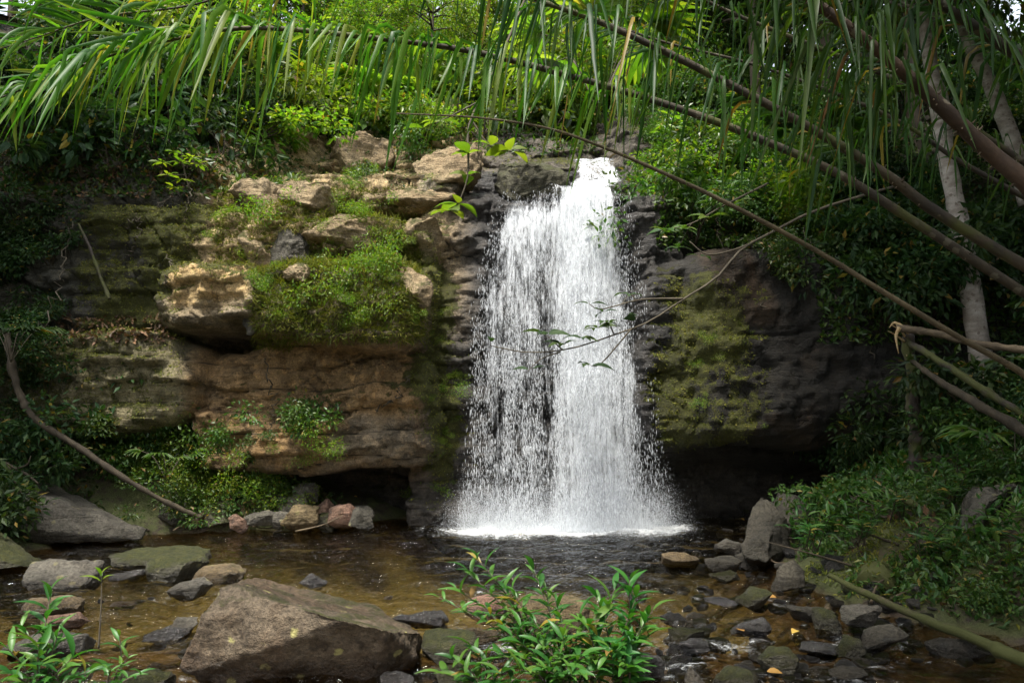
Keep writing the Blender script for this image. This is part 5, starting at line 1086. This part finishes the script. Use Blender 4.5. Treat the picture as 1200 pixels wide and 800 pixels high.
sprig('hanging_branch', 'thin bare branch with a few dark leaves hanging before the waterfall', 'branch',
      [([(1060, 215, 7.6), (960, 245, 7.4), (905, 272, 7.2), (868, 293, 7.1), (840, 325, 7.0), (800, 351, 6.9), (760, 377, 6.8), (720, 392, 6.75), (670, 408, 6.7), (620, 413, 6.7), (575, 405, 6.7)], .017, .005),
       ([(905, 272, 7.2), (868, 290, 7.1), (830, 298, 7.0), (808, 283, 7.0)], .014, .005), ([(800, 350, 6.9), (770, 350, 6.8), (745, 352, 6.8), (705, 362, 6.8), (690, 356, 6.8)], .012, .004),
       ([(745, 352, 6.8), (738, 345, 6.8), (726, 360, 6.8)], .008, .003), ([(740, 385, 6.75), (705, 425, 6.7), (690, 428, 6.7)], .009, .003), ([(660, 410, 6.7), (648, 400, 6.7), (640, 392, 6.7)], .008, .003), ([(720, 392, 6.75), (712, 378, 6.75), (700, 384, 6.75)], .008, .003), ([(657, 412, 6.7), (635, 420, 6.7), (618, 435, 6.7)], .008, .003)],
      [(640, 392, 6.7, 5, .1), (660, 404, 6.7, 4, .1), (680, 396, 6.72, 5, .1), (700, 384, 6.75, 5, .1), (712, 378, 6.75, 4, .1), (738, 345, 6.8, 3, .1), (690, 428, 6.7, 3, .1), (622, 433, 6.7, 2, .1), (745, 370, 6.8, 2, .1), (690, 356, 6.8, 2, .1), (575, 400, 6.7, 1, .05), (820, 300, 7.0, 2, .1), (706, 366, 6.8, 3, .1)],
      .19, .40, 'lf_dark', seed=4)
sprig('hanging_branch', 'hanging twig with large bright round leaves over the terraces', 'branch',
      [([(640, -60, 5.3), (590, 60, 5.2), (552, 140, 5.1), (549, 180, 5.05), (548, 208, 5.0), (538, 236, 5.0), (527, 247, 5.0)], .012, .004), ([(552, 140, 5.1), (575, 172, 5.1), (600, 178, 5.1)], .007, .003), ([(560, 120, 5.1), (520, 140, 5.1), (496, 150, 5.1)], .007, .003)],
      [(549, 180, 5.05, 4, .05), (548, 205, 5.0, 3, .05), (536, 238, 5.0, 4, .05), (527, 247, 5.0, 4, .05), (598, 176, 5.1, 5, .06), (496, 150, 5.1, 3, .06), (575, 170, 5.1, 3, .05), (512, 143, 5.1, 2, .05)],
      .17, .55, 'lf_bright', seed=6)
sprig('hanging_branch', 'leafy spray at the right edge of the fall over dark rock', 'branch', [([(900, 215, 7.6), (850, 240, 7.5), (810, 262, 7.4), (775, 270, 7.4)], .014, .004), ([(810, 262, 7.4), (795, 290, 7.4)], .007, .003)],
      [(800, 268, 7.4, 5, .1), (778, 270, 7.4, 4, .1), (795, 290, 7.4, 4, .1), (830, 255, 7.4, 4, .1), (860, 240, 7.4, 5, .1)], .22, .45, 'lf_mid', seed=8)
sprig('sapling', 'bright small sapling at the top of the dark left wall', 'sapling', [([(222, 222, 12.2), (216, 200, 12.1), (212, 175, 12.0)], .02, .006), ([(216, 205, 12.1), (196, 205, 12.0)], .01, .004), ([(214, 195, 12.1), (232, 192, 12.0)], .01, .004)],
      [(196, 205, 12, 9, .2), (205, 220, 12, 9, .2), (212, 190, 12, 9, .2), (225, 185, 12, 8, .2), (232, 192, 12, 8, .2), (212, 210, 12, 9, .2), (190, 190, 12.1, 8, .2), (205, 178, 12, 8, .2)], .17, .42, 'lf_bright', seed=9, tmpl=L_MID)

# leafy plants in the stream
def leafy(label, base, tips, mat, L, seed, wid=.20, lstart=.25, every=.03, group=None):
    rng = np.random.default_rng(seed); o0 = at(*base); root = empty('leafy_plant', o0, label, 'plant', group); bg_ = Bag(); P, D, N = [], [], []
    for tx, ty, tY in tips:
        b0 = np.array(o0) + rng.normal(size=3) * np.array([.05, .05, 0]); e = np.array(at(tx, ty, tY)); m = b0 * .5 + e * .5 + np.array([(e - b0)[0] * -.12, 0, .06]); C = spline([b0, m, e], 26); bg_.tube(C, np.linspace(.0075, .0025, 26), 6)
        ln = np.linalg.norm(np.diff(C, axis=0), axis=1).sum(); k = max(5, int(ln * (1 - lstart) / every)); a = rng.uniform(0, 6.28)
        for j in range(k):
            f = lstart + (1 - lstart) * (j + 1) / k; i = min(25, int(f * 25)); T = unit(C[min(25, i + 1)] - C[max(0, i - 1)]); a += 2.4
            d = np.array([math.cos(a), math.sin(a), .25]) + T * (.35 + .5 * (f > .9)); P.append(C[i]); D.append(d + np.array([0, 0, -.15 * (f < .6)])); N.append(np.array([0, -.1, 1]) + .25 * rng.normal(size=3) + T * .3)
    n = len(P); Ls = L * rng.uniform(.6, 1.2, n); V, Fa = leaves(np.array(P), np.array(D), np.array(N), Ls, Ls * wid, L_LANCE)
    bg_.build('stem', M['twig'], root, origin=o0); mesh('foliage', V - np.array(o0), Fa, M[mat], root); return root
leafy('leaning leafy stems on the left side of the midstream clump', (640, 815, 4.75), [(560, 655, 4.85), (535, 690, 4.8), (515, 700, 4.7), (590, 690, 4.9), (575, 720, 4.7), (548, 668, 4.8), (610, 735, 4.6), (600, 690, 4.75)], 'lf_glossy', .17, 1)
leafy('bushy leafy stems in the middle of the midstream clump', (665, 830, 4.6), [(625, 668, 4.8), (650, 700, 4.7), (640, 690, 4.9), (680, 720, 4.6), (660, 745, 4.45), (630, 750, 4.5), (700, 745, 4.5), (610, 770, 4.45), (645, 775, 4.35)], 'lf_glossy', .17, 2)
leafy('tall broad leafed stems on the right side of the midstream clump', (715, 835, 4.6), [(738, 680, 4.7), (745, 700, 4.6), (720, 690, 4.8), (700, 700, 4.65), (755, 730, 4.5), (740, 750, 4.4), (690, 735, 4.5), (765, 715, 4.75), (715, 760, 4.3), (735, 780, 4.25), (760, 745, 4.6)], 'lf_glossy', .20, 3, wid=.23)
leafy('low leafy stems at the bottom edge left of the midstream clump', (580, 840, 4.4), [(530, 770, 4.4), (545, 790, 4.3), (570, 770, 4.45), (590, 785, 4.3), (555, 760, 4.5), (610, 790, 4.3), (520, 790, 4.4)], 'lf_glossy', .18, 4)
leafy('thin leafy stems in the bottom left corner', (50, 850, 4.2), [(60, 690, 4.35), (25, 735, 4.2), (10, 760, 4.15), (45, 760, 4.1), (85, 770, 4.1), (68, 740, 4.2), (15, 790, 4.0), (105, 785, 4.1)], 'lf_glossy', .18, 5)
leafy('low leafy sprig beside the dead leaves in the left shallows', (120, 835, 4.3), [(140, 745, 4.4), (150, 770, 4.3), (130, 785, 4.2), (165, 790, 4.2), (100, 795, 4.1)], 'lf_glossy', .12, 6)
leafy('single thin upright stem with two leaves in the left shallows', (114, 760, 4.9), [(119, 672, 4.95)], 'lf_bright', .12, 7, lstart=.8, every=.05)

leafy('short leafy shoots filling the foot of the midstream clump', (660, 830, 4.45), [(600, 745, 4.55), (625, 725, 4.6), (655, 760, 4.4), (680, 770, 4.35), (700, 720, 4.55), (725, 760, 4.35), (585, 765, 4.5), (640, 785, 4.3), (670, 790, 4.25), (745, 770, 4.4), (615, 785, 4.3), (700, 785, 4.25)], 'lf_glossy', .17, 9, wid=.24)
# fan palms and ferns
def fan_palm(label, px, py, Y, size, n, mat='lf_mid', seed=1, group='small fan palms'):
    rng = np.random.default_rng(seed); c = np.array(at(px, py, Y)); root = empty('fan_palm', c, label, 'palm', group); bl = Bag(); bs = Bag()
    for k in range(n):
        a = k * 2.4 + rng.uniform(-.4, .4); d = np.array([math.cos(a), math.sin(a), .35]); h = np.array([d[0], d[1], .8]) * size * rng.uniform(.5, .8); bs.tube(spline([c * 0 + (0, 0, -.3 * size), h * .55 + (0, 0, .1 * size), h], 8), .006, 5)
        nb = 13; ang = np.linspace(-1.6, 1.6, nb); u = unit(d); s = unit(np.cross(u, [0, 0, 1]))
        D = np.cos(ang)[:, None] * u + np.sin(ang)[:, None] * s + np.array([0, 0, -.25]); V, Fa = leaves(np.repeat(h[None], nb, 0), D, np.repeat(np.array([[0, -.2, 1.]]), nb, 0), size * rng.uniform(.5, .62, nb), size * .09, L_LANCE); bl.add(V, None, Fa)
    bs.build('stem', M['twig'], root); bl.build('fronds', M[mat], root)
fan_palm('small fan palm on the right slope behind the broken branches', 1152, 460, 9.2, .8, 7, 'lf_dark', 1)
fan_palm('little fan palm on the bank beside the pale broken rock', 985, 600, 8.8, .42, 6, 'lf_mid', 2)
fan_palm('small dark fan palm at the top of the fallen trunk', 14, 410, 10.4, .6, 7, 'lf_dark', 3)
fan_palm('tiny fan palm on the shady bank under the mossy block', 196, 552, 11.6, .5, 6, 'lf_mid', 4)
fan_palm('fan palm at the right edge above the cracked rock', 1190, 545, 7.4, .6, 7, 'lf_mid', 5)
for px_, py_, sz_ in ((428, 140, 1.1), (300, 120, 1.2), (860, 170, 1.0), (965, 205, 1.1), (700, 110, 1.3)):
    p_, _ = hit1(px_, py_); c_ = p_ + Vector((0, -.3, .3)); q_ = CAMH
    u_ = c_.x / (c_.y) ; fan_palm('wild fan palm in the undergrowth on the slopes above the cliff', px_, py_ - 12, p_.y - .3, sz_, 9, 'lf_bright' if px_ < 720 else 'lf_mid', int(px_), 'wild fan palms above the cliff')
for k, (px, py, Y) in enumerate([(1050, 610, 8), (1010, 640, 7.6), (1110, 600, 7.6), (1160, 650, 6.9), (950, 645, 7.8), (1085, 660, 7.0), (1130, 560, 8.2)]):
    p = at(px, py, Y); gz = float(ground_z(p.x, Y)); leafy('leafy stems on the right bank between the two mossy poles', (px, py, Y), [(px + dx, py - 28 - abs(dx) * .0 - 14 * (j % 3), Y - .1 * j) for j, dx in enumerate((-30, -18, -6, 8, 22, 34, 0))], 'lf_glossy', .15, 40 + k, lstart=.15, group='leafy stems on the right bank')

# fallen leaves
for k, (px, py, col_) in enumerate([(868, 572, 0), (858, 578, 0), (872, 742, 0), (910, 702, 0), (934, 741, 0), (867, 609, 0), (899, 790, 0), (1022, 758, 0), (448, 602, 0), (418, 606, 0)]):
    p = floor_at(px, py, .03); V, Fa = leaves(np.zeros((1, 3)), np.array([[math.cos(k), math.sin(k), .1]]), np.array([[0, -.3, 1.]]), .14 if py < 650 else .10, .06, L_LANCE); o = mesh('fallen_leaf', V, Fa, M['lf_orange']); o.location = (p.x, p.y, max(.05, float(ground_z(p.x, p.y)) + .03)); tag(o, 'small orange fallen leaf lying on wet stones', 'leaf', 'orange fallen leaves')

# members of the small groups are told apart by their order across the picture
ORD = 'first second third fourth fifth sixth seventh eighth ninth tenth eleventh twelfth thirteenth fourteenth fifteenth sixteenth'.split()
def in_order(group, key, word):
    ms = sorted([o for o in COL.objects if o.get('group') == group and o.get('label')], key=key)
    if 2 <= len(ms) <= 16:
        for k, o in enumerate(ms): o['label'] = o['label'] + ', ' + ORD[k] + ' from the ' + word
across = lambda o: o.location.x / max(.5, o.location.y)
for g_ in ('thin vines on the left wall', 'thin roots over the right overhang', 'wild fan palms above the cliff', 'orange fallen leaves', 'leafy stems on the right bank', 'plants on the right rock face',
           'sunlit trees upstream', 'dark trees at the shady edges', 'green trees behind the cliff top', 'light bushes above the right overhang', 'broad leafed shrubs on the right slope', 'broad leafed shrubs on the left', 'bushes at the right end of the lip', 'row of stones along the far left water line'): in_order(g_, across, 'left')
in_order('plants in the mossy strip', lambda o: -o.location.z, 'top')

# drop templates that were never placed
for pool in list(SH.values()) + list(TR.values()):
    for r0_, u_ in zip(pool.r, pool.u):
        if not u_:
            for ch in list(r0_.children): bpy.data.objects.remove(ch)
            bpy.data.objects.remove(r0_)
for lst in cob.values():
    for o in lst:
        if o.name not in used: bpy.data.objects.remove(o)
